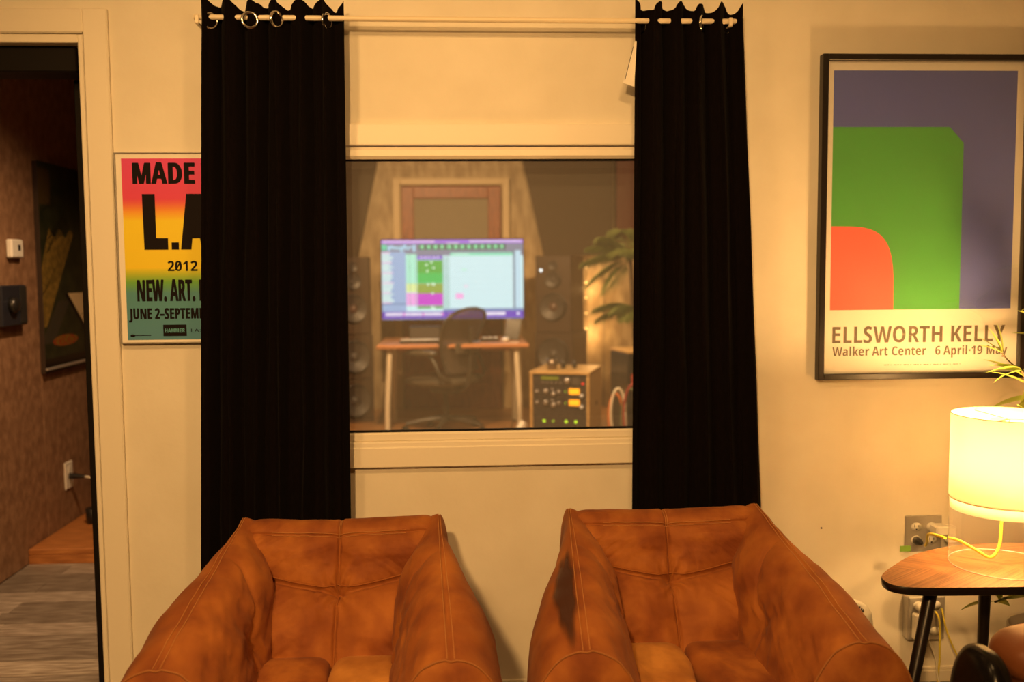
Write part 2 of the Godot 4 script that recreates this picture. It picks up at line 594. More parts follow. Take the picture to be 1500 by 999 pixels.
	bx(st, Vector3(-0.539, 0.0, zb), Vector3(-0.427, 2.09, zb + 0.05), 0.006)
	bx(st, Vector3(0.265, 0.0, zb), Vector3(0.385, 2.09, zb + 0.05), 0.006)
	bx(st, Vector3(-0.427, 1.98, zb), Vector3(0.265, 2.09, zb + 0.05), 0.006)
	bx(st, Vector3(-0.427, 0.0, zb), Vector3(0.265, 0.25, zb + 0.05), 0.006)
	bx(st, Vector3(-0.427, 0.82, zb), Vector3(0.265, 0.93, zb + 0.05), 0.006)
	var d = struct("door_2", st, M.redwood)
	st = S(); bx(st, Vector3(-0.427, 0.25, zb + 0.002), Vector3(0.265, 0.82, zb + 0.02), 0.01); part(d, "panel", st, M.redwood)
	st = S(); bx(st, Vector3(-0.427, 0.93, zb + 0.002), Vector3(0.265, 1.98, zb + 0.012), 0.002); part(d, "panel", st, M.curtain_back)
	st = S(); bx(st, Vector3(-0.427, 0.93, zb + 0.022), Vector3(0.265, 1.98, zb + 0.026), 0.0005); part(d, "pane", st, M.pane)
	st = S(); tube(st, [Vector3(0.33, 1.0, zb + 0.05), Vector3(0.33, 1.0, zb + 0.1), Vector3(0.23, 1.0, zb + 0.1)], 0.01, 8); part(d, "handle", st, M.steel)
	st = S()
	bx(st, Vector3(-0.62, 0, zb), Vector3(-0.552, 2.165, zb + 0.07), 0.006)
	bx(st, Vector3(0.398, 0, zb), Vector3(0.465, 2.165, zb + 0.07), 0.006)
	bx(st, Vector3(-0.552, 2.10, zb), Vector3(0.398, 2.165, zb + 0.07), 0.006)
	struct("trim_6", st, M.pale_trim)
	# slanted acoustic wings above the loudspeakers
	for s in [-1, 1]:
		var t = thing("acoustic_panel", ["slanted brown fabric acoustic wing above the loudspeaker away from the palm", "brown fabric acoustic wing with a slanted edge, next to the studio palm"][(s + 1) / 2], "acoustic panel", Vector3(-0.08, 0, -6.05), 0.0, "slanted acoustic wings")
		st = S()
		prism(st, [Vector2(s * 0.86, 1.44), Vector2(s * 1.5, 1.44), Vector2(s * 1.5, 2.49), Vector2(s * 0.63, 2.49)], 0.09)
		part(t, "fabric_panel", st, M.acoustic_brown)
		st = S()
		bx(st, Vector3(s * 0.9, 1.5, -0.09), Vector3(s * 1.0, 2.4, 0.0))
		part(t, "wall_batten", st, M.dark_wood)
	var rp = thing("acoustic_panel", "dark red fabric acoustic panel high on the studio wall behind the palm", "acoustic panel", Vector3(1.77, 1.44, -6.142))
	part(rp, "fabric_panel", B(Vector3(0, 0.52, 0.06), Vector3(0.62, 1.04, 0.12), 0.01), M.acoustic_red)

# ------------------------------------------------------------------ armchairs
var chair_noise = FastNoiseLite.new()

func crom(pts, u):
	var n = pts.size() - 1
	var f = clamp(u, 0.0, 1.0) * n
	var i = min(int(f), n - 1)
	return pts[i].cubic_interpolate(pts[i + 1], pts[max(i - 1, 0)], pts[min(i + 2, n)], f - i)

func g1(x, w):
	return exp(-x * x / (w * w))

# a point on an arm: u from the back corner (0) to the front (1), v from the outside floor over the top to the seat
func arm_point(s, u, v, lift = 0.0):
	var z = lerp(-0.085, 0.655, u)
	var k = clamp(z / 0.655, 0.0, 1.0)
	var ridge = lerp(0.268, 0.305, k)
	var h = lerp(0.650, 0.507, pow(k, 0.92)) + 0.008 * sin(PI * k)
	var wide = lerp(0.22, 1.0, smoothstep(0.0, 0.7, k))
	var shut = 1.0
	var ki = smoothstep(0.0, 0.3, k)
	if z < 0.0:
		var q = z / -0.085
		shut = sqrt(max(0.0, 1.0 - 0.9 * q * q))
		wide *= shut
		h -= 0.05 * q * q
	var prof = [Vector2(0.130 * wide, 0.05), Vector2(0.135 * wide, 0.20), Vector2(0.125 * wide, h - 0.16), Vector2(0.102 * wide, h - 0.075), Vector2(0.058 * wide, h - 0.018), Vector2(0.0, h), Vector2(-lerp(0.026, 0.042, ki) * shut, h - 0.012), Vector2(-lerp(0.046, 0.078, ki) * shut, h - 0.048), Vector2(-lerp(0.070, 0.110, ki) * shut, h - 0.115), Vector2(-lerp(0.118, 0.142, k), 0.345), Vector2(-lerp(0.125, 0.150, k), 0.26)]
	var p = crom(prof, v)
	var t = (crom(prof, v + 0.01) - crom(prof, v - 0.01)).normalized()
	var n = Vector2(-t.y, t.x) * -1.0
	var d = lift
	# seam along the ridge, tufted button on the inside, soft wrinkles
	d -= 0.004 * g1(v - 0.5, 0.012)
	var q3 = Vector3(s * (ridge + p.x), p.y, z)
	if v > 0.5:
		var e = 0.0
		var soft = smoothstep(0.5, 0.62, v)
		var bz = z - 0.34
		var by = p.y - 0.425
		var dist = sqrt(bz * bz + by * by)
		var ang = atan2(by, bz)
		e -= 0.016 * exp(-dist * dist / 0.0018)
		e += exp(-dist / 0.11) * 0.0042 * sin(ang * 6.0 + s + 4.0 * chair_noise.get_noise_2d(dist * 120.0, ang * 4.0))
		e -= (0.005 * g1(bz + 0.75 * by, 0.005) + 0.005 * g1(bz + 0.75 * by, 0.025)) * smoothstep(0.0, 0.03, by) * smoothstep(0.86, 0.7, 0.5 + v * 0.0 + by)
		e += 0.009 * (1.0 - exp(-dist * dist / 0.008)) * g1(v - 0.78, 0.16)
		d += e * soft
	d += 0.006 * chair_noise.get_noise_3d(q3.x * 30.0 + 9.0, q3.y * 90.0, q3.z * 65.0)
	d += 0.0035 * chair_noise.get_noise_3d(q3.x * 90.0 + 9.0, (q3.y + 0.5 * q3.z) * 330.0, q3.z * 80.0) * smoothstep(0.42, 0.66, v)
	p += n * d
	return Vector3(s * (ridge + p.x), p.y, z)

# a point on the back: u across, v from the outside floor over the top to the seat
func back_point(u, v0, lift = 0.0):
	var v = v0 * 2.0 if v0 < 0.2 else 0.4 + (v0 - 0.2) * 0.75
	var x = lerp(-0.272, 0.272, u)
	var q = abs(x) / 0.272
	var h = 0.650 - 0.010 * (1.0 - q * q) - 0.05 * pow(q, 18.0)
	var shut = sqrt(max(0.0, 1.0 - pow(q, 12.0) * 0.92))
	var prof = [Vector2(0.10, 0.05), Vector2(0.105, 0.25), Vector2(0.085, h - 0.12), Vector2(0.06, h - 0.045), Vector2(0.032, h - 0.010), Vector2(0.0, h), Vector2(-0.036, h - 0.008), Vector2(-0.062, h - 0.036), Vector2(-0.095, h - 0.11), Vector2(-0.165, 0.44), Vector2(-0.235, 0.34), Vector2(-0.26, 0.28)]
	var p = crom(prof, v)
	var t = (crom(prof, v + 0.01) - crom(prof, v - 0.01)).normalized()
	var n = Vector2(t.y, -t.x)
	var d = lift
	var warp = 0.004 * chair_noise.get_noise_2d(p.y * 160.0, 7.0)
	d -= 0.010 * g1(x - warp, 0.0042) * smoothstep(0.3, 0.5, v)
	d -= 0.007 * g1(x, 0.022) * smoothstep(0.55, 0.62, v)
	if v > 0.5:
		d -= 0.004 * g1(v - 0.612, 0.006) + 0.003 * g1(v - 0.612, 0.02)
		var sag = 0.487 + 0.034 * pow(abs(x) / 0.2, 1.5) + warp
		var by = p.y - sag
		if p.y < 0.62:
			d -= 0.012 * g1(by, 0.0045) + 0.010 * g1(by, 0.018)
			d += 0.026 * (1.0 - g1(by, 0.055)) * (1.0 - g1(x, 0.055)) * smoothstep(0.33, 0.40, p.y) * smoothstep(0.622, 0.575, p.y)
		var dist = sqrt(x * x + pow(p.y - 0.487, 2.0))
		d -= 0.020 * exp(-dist * dist / 0.0005)
		var ang = atan2(p.y - 0.487, x)
		d += exp(-dist / 0.055) * 0.0075 * sin(ang * 7.0 + 3.0 * chair_noise.get_noise_2d(dist * 200.0, ang * 3.0))
		# creases that run out of the corner with the arm
		d += 0.0035 * chair_noise.get_noise_2d((abs(x) * 0.6 + p.y) * 420.0, abs(x) * 40.0 + 90.0 * sign(x)) * smoothstep(0.05, 0.2, abs(x))
	d += 0.005 * chair_noise.get_noise_3d(x * 60.0 + 50.0, p.y * 75.0, 3.0)
	d += 0.0025 * chair_noise.get_noise_3d(x * 120.0 + 50.0, p.y * 380.0, 8.0) * smoothstep(0.5, 0.6, v)
	p = Vector2(p.x * shut, p.y) + n * d
	return Vector3(x, p.y, -p.x)

func armchair(at, turn, sd, label, worn):
	chair_noise.seed = sd
	chair_noise.frequency = 0.08
	chair_noise.fractal_octaves = 3
	var t = thing("armchair", label, "armchair", at, turn, "suede lounge armchairs under the studio window")
	var st = S()
	grid(st, 190, 240, func(u, v): return back_point(u, v))
	part(t, "backrest", st, M.suede)
	st = S()
	for o in [-0.004, 0.004]:
		var l = []
		for i in 30:
			l.append(back_point(0.5 + o, lerp(0.26, 0.485, i / 29.0), 0.0035))
		tube(st, l, 0.0008, 5)
	for o in [0.470, 0.496]:
		var l = []
		for i in 60:
			l.append(back_point(lerp(0.17, 0.83, i / 59.0), o, 0.0015))
		tube(st, l, 0.0007, 5)
	part(t, "stitching", st, M.thread)
	st = S()
	var seam = []
	for i in 50:
		var u = lerp(0.13, 0.87, i / 49.0)
		var x = lerp(-0.272, 0.272, u)
		var goal = 0.487 + 0.034 * pow(abs(x) / 0.2, 1.5)
		var lo = 0.46
		var hi = 0.98
		for k in 14:
			var mid = (lo + hi) * 0.5
			if back_point(u, mid).y > goal:
				lo = mid
			else:
				hi = mid
		seam.append(back_point(u, lo, 0.0012))
	tube(st, seam, 0.0021, 6)
	var down = []
	for i in 50:
		down.append(back_point(0.5, lerp(0.49, 0.97, i / 49.0), 0.0012))
	tube(st, down, 0.0019, 6)
	part(t, "seam", st, M.seam_brown)
	for s in [-1, 1]:
		st = S()
		var fn = func(u, v): return arm_point(s, u, v)
		if s < 0:
			fn = func(u, v): return arm_point(s, u, 1.0 - v)
		grid(st, 130, 130, fn)
		var arm = part(t, "arm", st, M.suede)
		if worn and s < 0:
			# the hide polished smooth by hands, a ragged patch beside the stitching
			st = S()
			grid(st, 72, 10, func(u, v):
				var a = TAU * u
				var reach = (1.0 - v) * (1.0 + 0.12 * sin(3.0 * a + 1.0) + 0.07 * sin(7.0 * a))
				return arm_point(s, 0.68 + 0.30 * cos(a) * reach, 0.440 + 0.055 * sin(a) * reach, 0.0009), func(u, v, p):
				return Color(1, 1, 1, 0.92 * smoothstep(0.0, 0.55, v + 0.25 * chair_noise.get_noise_3d(p.x * 150.0, p.y * 150.0, p.z * 150.0) * (1.0 - v))))
			part(arm, "worn_patch", st, M.polished_hide)
		st = S()
		for o in [0.485, 0.515]:
			var l = []
			for i in 60:
				l.append(arm_point(s, lerp(0.10, 0.995, i / 59.0), o, 0.0012))
			tube(st, l, 0.0009, 5)
		part(arm, "stitching", st, M.thread)
		# front face of the arm
		st = S()
		var rim = []
		for i in 41:
			rim.append(arm_point(s, 1.0, i / 40.0))
		var cen = Vector3(s * 0.315, 0.26, 0.655)
		grid(st, 40, 8, func(u, v):
			var r = rim[int(round((u if s < 0 else 1.0 - u) * 40))]
			var p = r.lerp(cen, v)
			p.z = 0.655 + 0.022 * sqrt(1.0 - pow(1.0 - v, 2.0))
			return p)
		part(arm, "front_face", st, M.suede)
		st = S()
		tube(st, rim, 0.0024, 6)
		part(arm, "piping", st, M.thread if false else M.suede_piping)
	for s in [-1, 1]:
		st = S()
		blob(st, Vector3(s * 0.102, 0.280, 0.45), Vector3(0.104, 0.082, 0.245), 0.42, 0.32, 90, 70, func(p):
			var d = 0.0
			if p.y > 0:
				d -= 0.012 * g1(p.z + 0.02, 0.009)
				d -= 0.02 * exp(-(pow(p.x + s * 0.10, 2.0) + pow(p.z + 0.02, 2.0)) / 0.001)
				d += 0.003 * chair_noise.get_noise_3d((p.x + s) * 80.0, 2.0, p.z * 60.0)
			return d)
		part(t, "seat_cushion", st, M.suede_pale if (s < 0) == worn else M.suede)
	part(t, "base_frame", B(Vector3(0, 0.15, 0.29), Vector3(0.56, 0.12, 0.66), 0.01), M.dark_wood)
	for sx in [-1, 1]:
		for z in [-0.02, 0.60]:
			st = S()
			lathe(st, [Vector2(0.0, 0.0), Vector2(0.018, 0.0), Vector2(0.024, 0.095), Vector2(0.0, 0.095)], 14, Transform3D(Basis.IDENTITY, Vector3(sx * 0.25, 0, z)))
			part(t, "foot", st, M.dark_wood)

# ------------------------------------------------------------------ curtains
func curtain(called_label, x0, x1, b0, b1, folds, phase, amp, holes):
	var zr = 0.085
	var yr = 2.042
	var t = thing("curtain", called_label, "curtain", Vector3(0, 0, zr), 0.0, "black velvet grommet curtains")
	var wav = FastNoiseLite.new()
	wav.seed = int(folds * 10 + phase * 5)
	wav.frequency = 1.0
	var pt = func(u, v):   # u across, v from top to bottom
		var y = lerp(yr + 0.044, 0.03, v)
		var top = yr + 0.043 + 0.012 * sin(u * folds * TAU + 1.0) + 0.02 * wav.get_noise_2d(u * 4.0, 9.0)
		if v < 0.02:
			y = lerp(top, yr + 0.0, v / 0.02)
		var k = clamp((yr - y) / 1.45, 0.0, 1.4)
		var edge = lerp(x0, b0, k)
		var edge1 = lerp(x1, b1, k)
		var uu = u + 0.02 * wav.get_noise_2d(u * 6.0, k * 1.2) * (1.0 - pow(2.0 * u - 1.0, 4.0))
		var a = amp * lerp(1.0, 0.75, k) * (0.8 + 0.5 * wav.get_noise_2d(u * 9.0, k * 1.6))
		var ph = folds * TAU * (u + 0.012 * wav.get_noise_2d(u * 5.0 + 20.0, k * 2.0)) + phase
		var z = a * sin(ph) + 0.006 * sin(ph * 2.1 + k * 2.0)
		return Vector3(lerp(edge, edge1, uu) + 0.35 * a * sin(ph * 2.0) / folds * 2.0, y, z)
	var st = S()
	grid(st, 180, 70, func(u, v): return pt.call(u, 1.0 - v))
	part(t, "cloth", st, M.velvet)
	st = S()
	grid(st, 90, 1, func(u, v): return pt.call(u, 0.985 + 0.0 * v) + Vector3(0, -0.02 * v + 0.01, 0.003))
	part(t, "hem", st, M.velvet)
	for h in holes:
		var u = h
		var p = pt.call(u, 0.02)
		var q = pt.call(u + 0.012, 0.02)
		var along = (q - p).normalized()
		var nrm = along.cross(Vector3.UP).normalized()
		st = S()
		var ring = []
		for i in 29:
			var a = TAU * i / 28.0
			ring.append(Vector3(p.x, yr - 0.008, p.z) + along * 0.021 * cos(a) + Vector3.UP * 0.021 * sin(a) - nrm * 0.002)
		tube(st, ring, 0.0042, 8)
		part(t, "grommet", st, M.chrome)
	return t

func curtains():
	curtain("black velvet grommet curtain overlapping the pink, yellow and teal poster", -0.722, -0.325, -0.772, -0.334, 6.0, 0.4, 0.030, [0.06, 0.34, 0.55, 0.90])
	var t = curtain("black velvet grommet curtain with a paper tag, beside the framed colour block poster", 0.517, 0.832, 0.508, 0.905, 5.0, 2.6, 0.026, [0.08, 0.62, 0.86])
	# tag
	var st = S()
	prism(st, [Vector2(0.0, 0.0), Vector2(0.005, 0.0), Vector2(-0.002, -0.130), Vector2(-0.036, -0.118)], 0.001, Transform3D(Basis.IDENTITY, Vector3(0.513, 1.981, 0.012)))
	var tag = part(t, "care_tag", st, M.tag_paper)
	st = S()
	tube(st, [Vector3(0.508, 1.965, 0.0135), Vector3(0.484, 1.872, 0.0135)], 0.0008, 5)
	part(tag, "printed_line", st, M.ink)
	# rod
	var r = thing("curtain_rod", "cream metal telescoping curtain rod above the studio window", "curtain rod", Vector3(0, 2.042, 0.085))
	part(r, "rod", T([Vector3(-0.745, 0.003, 0), Vector3(0.1, 0.0, 0), Vector3(0.825, -0.001, 0)], 0.0078, 14), M.cream_metal)
	for x in [-0.735, 0.795]:
		st = S()
		bx(st, Vector3(x - 0.008, -0.035, -0.085), Vector3(x + 0.008, 0.03, -0.080), 0.002)
		bx(st, Vector3(x - 0.006, -0.018, -0.082), Vector3(x + 0.006, -0.012, 0.008), 0.002)
		bx(st, Vector3(x - 0.006, -0.016, 0.008), Vector3(x + 0.006, 0.008, 0.012), 0.002)
		var b = part(r, "bracket", st, M.cream_metal)
		st = S()
		lathe(st, [Vector2(0, 0.0), Vector2(0.004, 0.0), Vector2(0.004, 0.003), Vector2(0, 0.003)], 10, Transform3D(Basis(Vector3.RIGHT, PI / 2), Vector3(x, 0.02, -0.080)))
		part(b, "screw", st, M.steel)

# ------------------------------------------------------------------ posters
func font(weight):
	var f = SystemFont.new()
	f.font_names = PackedStringArray(["Droid Sans"])
	f.font_weight = weight
	return f

# text fitted into the box from x0 to x1, height of capitals h, baseline y
func lettering(parent, called, text, x0, x1, y, h, z, m, weight = 700, heavy = 0.0):
	var tm = TextMesh.new()
	tm.text = text
	tm.font = font(weight)
	tm.font_size = 64
	tm.pixel_size = 0.01
	tm.depth = 0.0
	tm.curve_step = 1.0
	tm.horizontal_alignment = HORIZONTAL_ALIGNMENT_LEFT
	tm.vertical_alignment = VERTICAL_ALIGNMENT_CENTER
	tm.depth = 0.02
	var box = tm.get_aabb()
	var o = MeshInstance3D.new()
	o.name = called
	o.mesh = tm
	if heavy > 0.0:
		var st = S()
		for k in 5:
			st.append_from(tm, 0, Transform3D(Basis.IDENTITY, Vector3(heavy * (k - 2) * 0.5, heavy * 0.5 * ((k % 2) - 0.5), 0.0005 * k)))
		o.mesh = st.commit()
	o.material_override = m
	parent.add_child(o, true)
	var capital = 64 * 0.01 * 0.714
	var sx = (x1 - x0) / box.size.x
	var sy = h / capital
	o.scale = Vector3(sx, sy, 0.02)
	# baseline: the lowest point of a capital
	var probe = TextMesh.new()
	probe.text = "H"
	probe.font = tm.font
	probe.font_size = 64
	probe.pixel_size = 0.01
	probe.vertical_alignment = VERTICAL_ALIGNMENT_CENTER
	var pb = probe.get_aabb()
	sy = h / pb.size.y
	o.scale.y = sy
	o.position = Vector3(x0 - box.position.x * sx, y - pb.position.y * sy, z)
	return o

func frame_sides(parent, x0, x1, y0, y1, w, z0, z1, m):
	for r in [[x0, x0 + w, y0, y1], [x1 - w, x1, y0, y1], [x0 + w, x1 - w, y0, y0 + w], [x0 + w, x1 - w, y1 - w, y1]]:
		var st = S()
		bx(st, Vector3(r[0], r[2], z0), Vector3(r[1], r[3], z1), 0.0015)
		part(parent, "frame_side", st, m)

func posters():
	# striped show poster
	var t = thing("framed_poster", "thin framed pink, yellow and teal poster with heavy black lettering", "poster", Vector3.ZERO)
	frame_sides(t, -1.006, -0.640, 1.114, 1.675, 0.004, 0.002, 0.024, M.steel)
	part(t, "backing", B(Vector3(-0.823, 1.3945, 0.010), Vector3(0.358, 0.553, 0.016), 0.0005), M.poster_paper)
	var g = Gradient.new()
	g.offsets = PackedFloat32Array([0.0, 0.22, 0.29, 0.34, 0.60, 0.68, 0.74, 1.0])
	g.colors = PackedColorArray([lin(0.68, 0.05, 0.22), lin(0.70, 0.05, 0.14), lin(0.82, 0.34, 0.03), lin(0.84, 0.66, 0.012), lin(0.82, 0.64, 0.012), lin(0.14, 0.40, 0.06), lin(0.075, 0.27, 0.31), lin(0.075, 0.24, 0.36)])
	var gt = GradientTexture2D.new()
	gt.gradient = g
	gt.fill_from = Vector2(0, 0)
	gt.fill_to = Vector2(0, 1)
	gt.width = 16
	gt.height = 512
	var gm = mat("rainbow_print", Color(1, 1, 1), 0.6)
	gm.albedo_texture = gt
	gm.texture_repeat = false
	var q = QuadMesh.new()
	q.size = Vector2(0.326, 0.532)
	part(t, "print", q, gm, Vector3(-0.823, 1.391, 0.0186))
	var z = 0.0190
	lettering(t, "lettering", "MADE", -0.953, -0.777, 1.584, 0.060, z, M.ink, 700, 0.022)
	lettering(t, "lettering", "IN", -0.755, -0.69, 1.584, 0.060, z, M.ink, 700, 0.022)
	var st = S()
	prism(st, [Vector2(-0.930, 1.554), Vector2(-0.893, 1.554), Vector2(-0.893, 1.425), Vector2(-0.859, 1.425), Vector2(-0.859, 1.391), Vector2(-0.928, 1.391)], 0.0004, Transform3D(Basis.IDENTITY, Vector3(0, 0, z)))
	prism(st, [Vector2(-0.849, 1.391), Vector2(-0.828, 1.391), Vector2(-0.828, 1.412), Vector2(-0.849, 1.412)], 0.0004, Transform3D(Basis.IDENTITY, Vector3(0, 0, z)))
	prism(st, [Vector2(-0.822, 1.391), Vector2(-0.802, 1.554), Vector2(-0.752, 1.554), Vector2(-0.732, 1.391), Vector2(-0.762, 1.391), Vector2(-0.766, 1.424), Vector2(-0.788, 1.424), Vector2(-0.792, 1.391)], 0.0004, Transform3D(Basis.IDENTITY, Vector3(0, 0, z)))
	prism(st, [Vector2(-0.722, 1.391), Vector2(-0.701, 1.391), Vector2(-0.701, 1.412), Vector2(-0.722, 1.412)], 0.0004, Transform3D(Basis.IDENTITY, Vector3(0, 0, z)))
	part(t, "lettering", st, M.ink)
	lettering(t, "lettering", "2012", -0.863, -0.776, 1.328, 0.029, z, M.ink)
	st = S(); tube(st, [Vector3(-0.840, 1.331, z), Vector3(-0.825, 1.355, z)], 0.0022, 6); part(t, "lettering", st, M.ink)
	lettering(t, "lettering", "NEW. ART. NOW.", -0.953, -0.682, 1.240, 0.062, z, M.ink, 700, 0.022)
	lettering(t, "lettering", "JUNE 2–SEPTEMBER 2", -0.980, -0.705, 1.187, 0.031, z, M.ink, 700, 0.022)
	part(t, "logo_block", B(Vector3(-0.848, 1.1525, z), Vector3(0.068, 0.034, 0.0006), 0.0), M.ink)
	lettering(t, "lettering", "HAMMER", -0.877, -0.819, 1.146, 0.012, z + 0.0005, M.print_teal)
	lettering(t, "lettering", "LA><ART", -0.801, -0.71, 1.146, 0.011, z, M.ink, 400)
	st = S()
	lathe(st, [Vector2(0, 0), Vector2(0.007, 0), Vector2(0.007, 0.0004), Vector2(0, 0.0004)], 20, Transform3D(Basis(Vector3.RIGHT, PI / 2), Vector3(-0.971, 1.138, z)), 0.6)
	bx(st, Vector3(-0.964, 1.1375, z), Vector3(-0.918, 1.1395, z + 0.0004), 0.0)
	part(t, "logo_mark", st, M.ink)

	# large framed poster with three plain colour fields
	t = thing("framed_poster", "large black framed poster with blue, green and red colour fields above the lamp", "poster", Vector3.ZERO)
	frame_sides(t, 1.095, 1.751, 0.976, 1.963, 0.0185, 0.002, 0.032, M.black_frame)
	part(t, "backing", B(Vector3(1.423, 1.4695, 0.008), Vector3(0.622, 0.953, 0.008), 0.0005), M.poster_paper)
	z = 0.0122
	var f0 = Vector3(0, 0, z)
	st = S(); prism(st, [Vector2(1.136, 1.917), Vector2(1.709, 1.917), Vector2(1.709, 1.191), Vector2(1.545, 1.191), Vector2(1.545, 1.70), Vector2(1.50, 1.748), Vector2(1.136, 1.748)], 0.0003, Transform3D(Basis.IDENTITY, f0))
	part(t, "blue_field", st, M.print_blue)
	var arc = []
	for i in 13:
		var a = PI / 2 * i / 12.0
		arc.append(Vector2(1.136 + 0.199 * pow(sin(a), 0.5), 1.191 + 0.257 * pow(cos(a), 0.5)))
	var gp = [Vector2(1.136, 1.748), Vector2(1.50, 1.748), Vector2(1.545, 1.70), Vector2(1.545, 1.191)]
	var rev = arc.duplicate()
	rev.reverse()
	st = S(); prism(st, gp + rev, 0.0003, Transform3D(Basis.IDENTITY, f0)); part(t, "green_field", st, M.print_green)
	st = S(); prism(st, arc + [Vector2(1.136, 1.191)], 0.0003, Transform3D(Basis.IDENTITY, f0)); part(t, "red_field", st, M.print_red)
	lettering(t, "lettering", "ELLSWORTH KELLY", 1.145, 1.694, 1.089, 0.050, z, M.ink_brown, 700)
	lettering(t, "lettering", "Walker Art Center   6 April·19 May", 1.146, 1.703, 1.049, 0.027, z, M.ink_brown, 700)
	st = S()
	for k in 24:
		bx(st, Vector3(1.31 + k * 0.0105, 1.0185, z), Vector3(1.31 + k * 0.0105 + 0.0085 - 0.003 * (k % 3), 1.0205, z + 0.0003), 0.0)
	part(t, "small_print", st, M.ink_brown)
	part(t, "glazing", B(Vector3(1.423, 1.4695, 0.0215), Vector3(0.622, 0.953, 0.002), 0.0), M.glazing)

# ------------------------------------------------------------------ table, lamp, outlets
func table_and_lamp():
	var outline = [Vector2(1.092, 0.525), Vector2(1.105, 0.562), Vector2(1.155, 0.583), Vector2(1.30, 0.593), Vector2(1.5, 0.598), Vector2(1.70, 0.588), Vector2(1.82, 0.545), Vector2(1.862, 0.46), Vector2(1.85, 0.36), Vector2(1.78, 0.27), Vector2(1.65, 0.226), Vector2(1.52, 0.222), Vector2(1.39, 0.25), Vector2(1.27, 0.313), Vector2(1.17, 0.405), Vector2(1.108, 0.475)]
	var n = outline.size()
	var curve = []
	for i in n:
		for k in 6:
			var p = outline[i].cubic_interpolate(outline[(i + 1) % n], outline[(i + n - 1) % n], outline[(i + 2) % n], k / 6.0)
			curve.append(Vector2(p.x - 1.47, p.y - 0.41))
	var t = thing("side_table", "leaf shaped wooden side table with black edge and splayed black legs", "table", Vector3(1.47, 0, 0.41))
	# veneer: chevron grain mirrored about the long axis
	var im = Image.create(1024, 512, false, Image.FORMAT_RGB8)
	var ns = FastNoiseLite.new()
	ns.seed = 4
	ns.frequency = 0.02
	for y in 512:
		for x in 1024:
			var px = x / 1024.0 * 0.8 - 0.4
			var pz = y / 512.0 * 0.4 - 0.2
			var fz = abs(pz - 0.03)
			var a = px * 0.60 + fz * 0.80
			var b = px * 0.80 - fz * 0.60
			if px > 0.02:
				a = px * 0.15 + (pz + 0.4) * 0.98
				b = px * 0.98 - (pz + 0.4) * 0.15
			var v = ns.get_noise_2d(a * 6500.0 + 8.0 * ns.get_noise_2d(b * 300.0, a * 300.0), b * 90.0)
			var w = ns.get_noise_2d(a * 900.0, b * 40.0 + 70.0)
			var k = clamp(0.5 + 0.85 * v + 0.35 * w, 0.0, 1.0)
			var c = Vector3(0.15, 0.058, 0.020).lerp(Vector3(0.39, 0.175, 0.070), k)
			im.set_pixel(x, y, Color(c.x, c.y, c.z).linear_to_srgb())
	var vm = mat("veneer", Color(1, 1, 1), 0.38)
	vm.albedo_texture = ImageTexture.create_from_image(im)
	var st = S()
	var pk = PackedVector2Array(curve)
	if Geometry2D.is_polygon_clockwise(pk):
		pk.reverse()
	var idx = Geometry2D.triangulate_polygon(pk)
	st.set_smooth_group(-1)
	for i in range(0, idx.size(), 3):
		var tr = [pk[idx[i]], pk[idx[i + 1]], pk[idx[i + 2]]]
		var e1 = tr[1] - tr[0]
		var e2 = tr[2] - tr[0]
		if e1.cross(e2) < 0:
			tr = [tr[0], tr[2], tr[1]]
		for p in tr:
			st.set_uv(Vector2((p.x + 0.4) / 0.8, (p.y + 0.2) / 0.4))
			st.add_vertex(Vector3(p.x, 0.51, p.y))
	var top = part(t, "tabletop", st, vm)
	st = S()
	var inner = []
	for p in curve:
		inner.append(p)
	for i in curve.size():
		var a = curve[i]
		var b = curve[(i + 1) % curve.size()]
		var ring = [[1.0, 0.51], [1.006, 0.505], [1.0, 0.490], [0.97, 0.487], [0.0, 0.487]]
		st.set_smooth_group(1)
		for k in ring.size() - 1:
			var v0 = Vector3(a.x * ring[k][0], ring[k][1], a.y * ring[k][0])
			var v1 = Vector3(b.x * ring[k][0], ring[k][1], b.y * ring[k][0])
			var v2 = Vector3(b.x * ring[k + 1][0], ring[k + 1][1], b.y * ring[k + 1][0])
			var v3 = Vector3(a.x * ring[k + 1][0], ring[k + 1][1], a.y * ring[k + 1][0])
			face(st, [v0, v1, v2, v3] if k < 3 else [v0, v1, v2], Vector3(0, 0.498, 0))
	part(top, "edge_band", st, M.table_edge)
	for l in [[Vector3(-0.235, 0.49, 0.085), Vector3(-0.395, 0.0, 0.215)], [Vector3(0.015, 0.49, -0.10), Vector3(0.05, 0.0, -0.17)], [Vector3(0.25, 0.49, 0.08), Vector3(0.36, 0.0, 0.16)]]:
		part(t, "leg", T([l[0], l[0].lerp(l[1], 0.5), l[1]], [0.0175, 0.015, 0.009], 14), M.table_edge)

	# lamp: clear cylinder with a drum shade
	var c = Vector3(1.475, 0.51, 0.415)
	t = thing("table_lamp", "lit table lamp with cream drum shade on a clear glass cylinder", "lamp", c)
	st = S()
	var r = 0.1405
	lathe(st, [Vector2(r, 0.0), Vector2(r, 0.188)], 64)
	part(t, "glass_body", st, M.lamp_glass)
	st = S()
	lathe(st, [Vector2(r - 0.003, 0.0), Vector2(r + 0.0004, 0.0), Vector2(r + 0.0004, 0.0015), Vector2(r - 0.001, 0.0025), Vector2(r - 0.003, 0.0015), Vector2(r - 0.003, 0.0)], 64)
	part(t, "glass_foot", st, M.glass_rim)
	st = S()
	lathe(st, [Vector2(0.1425, 0.183), Vector2(0.1425, 0.414), Vector2(0.1412, 0.414), Vector2(0.1412, 0.183), Vector2(0.1425, 0.183)], 72)
	var shade = part(t, "lamp_shade", st, M.shade_linen)
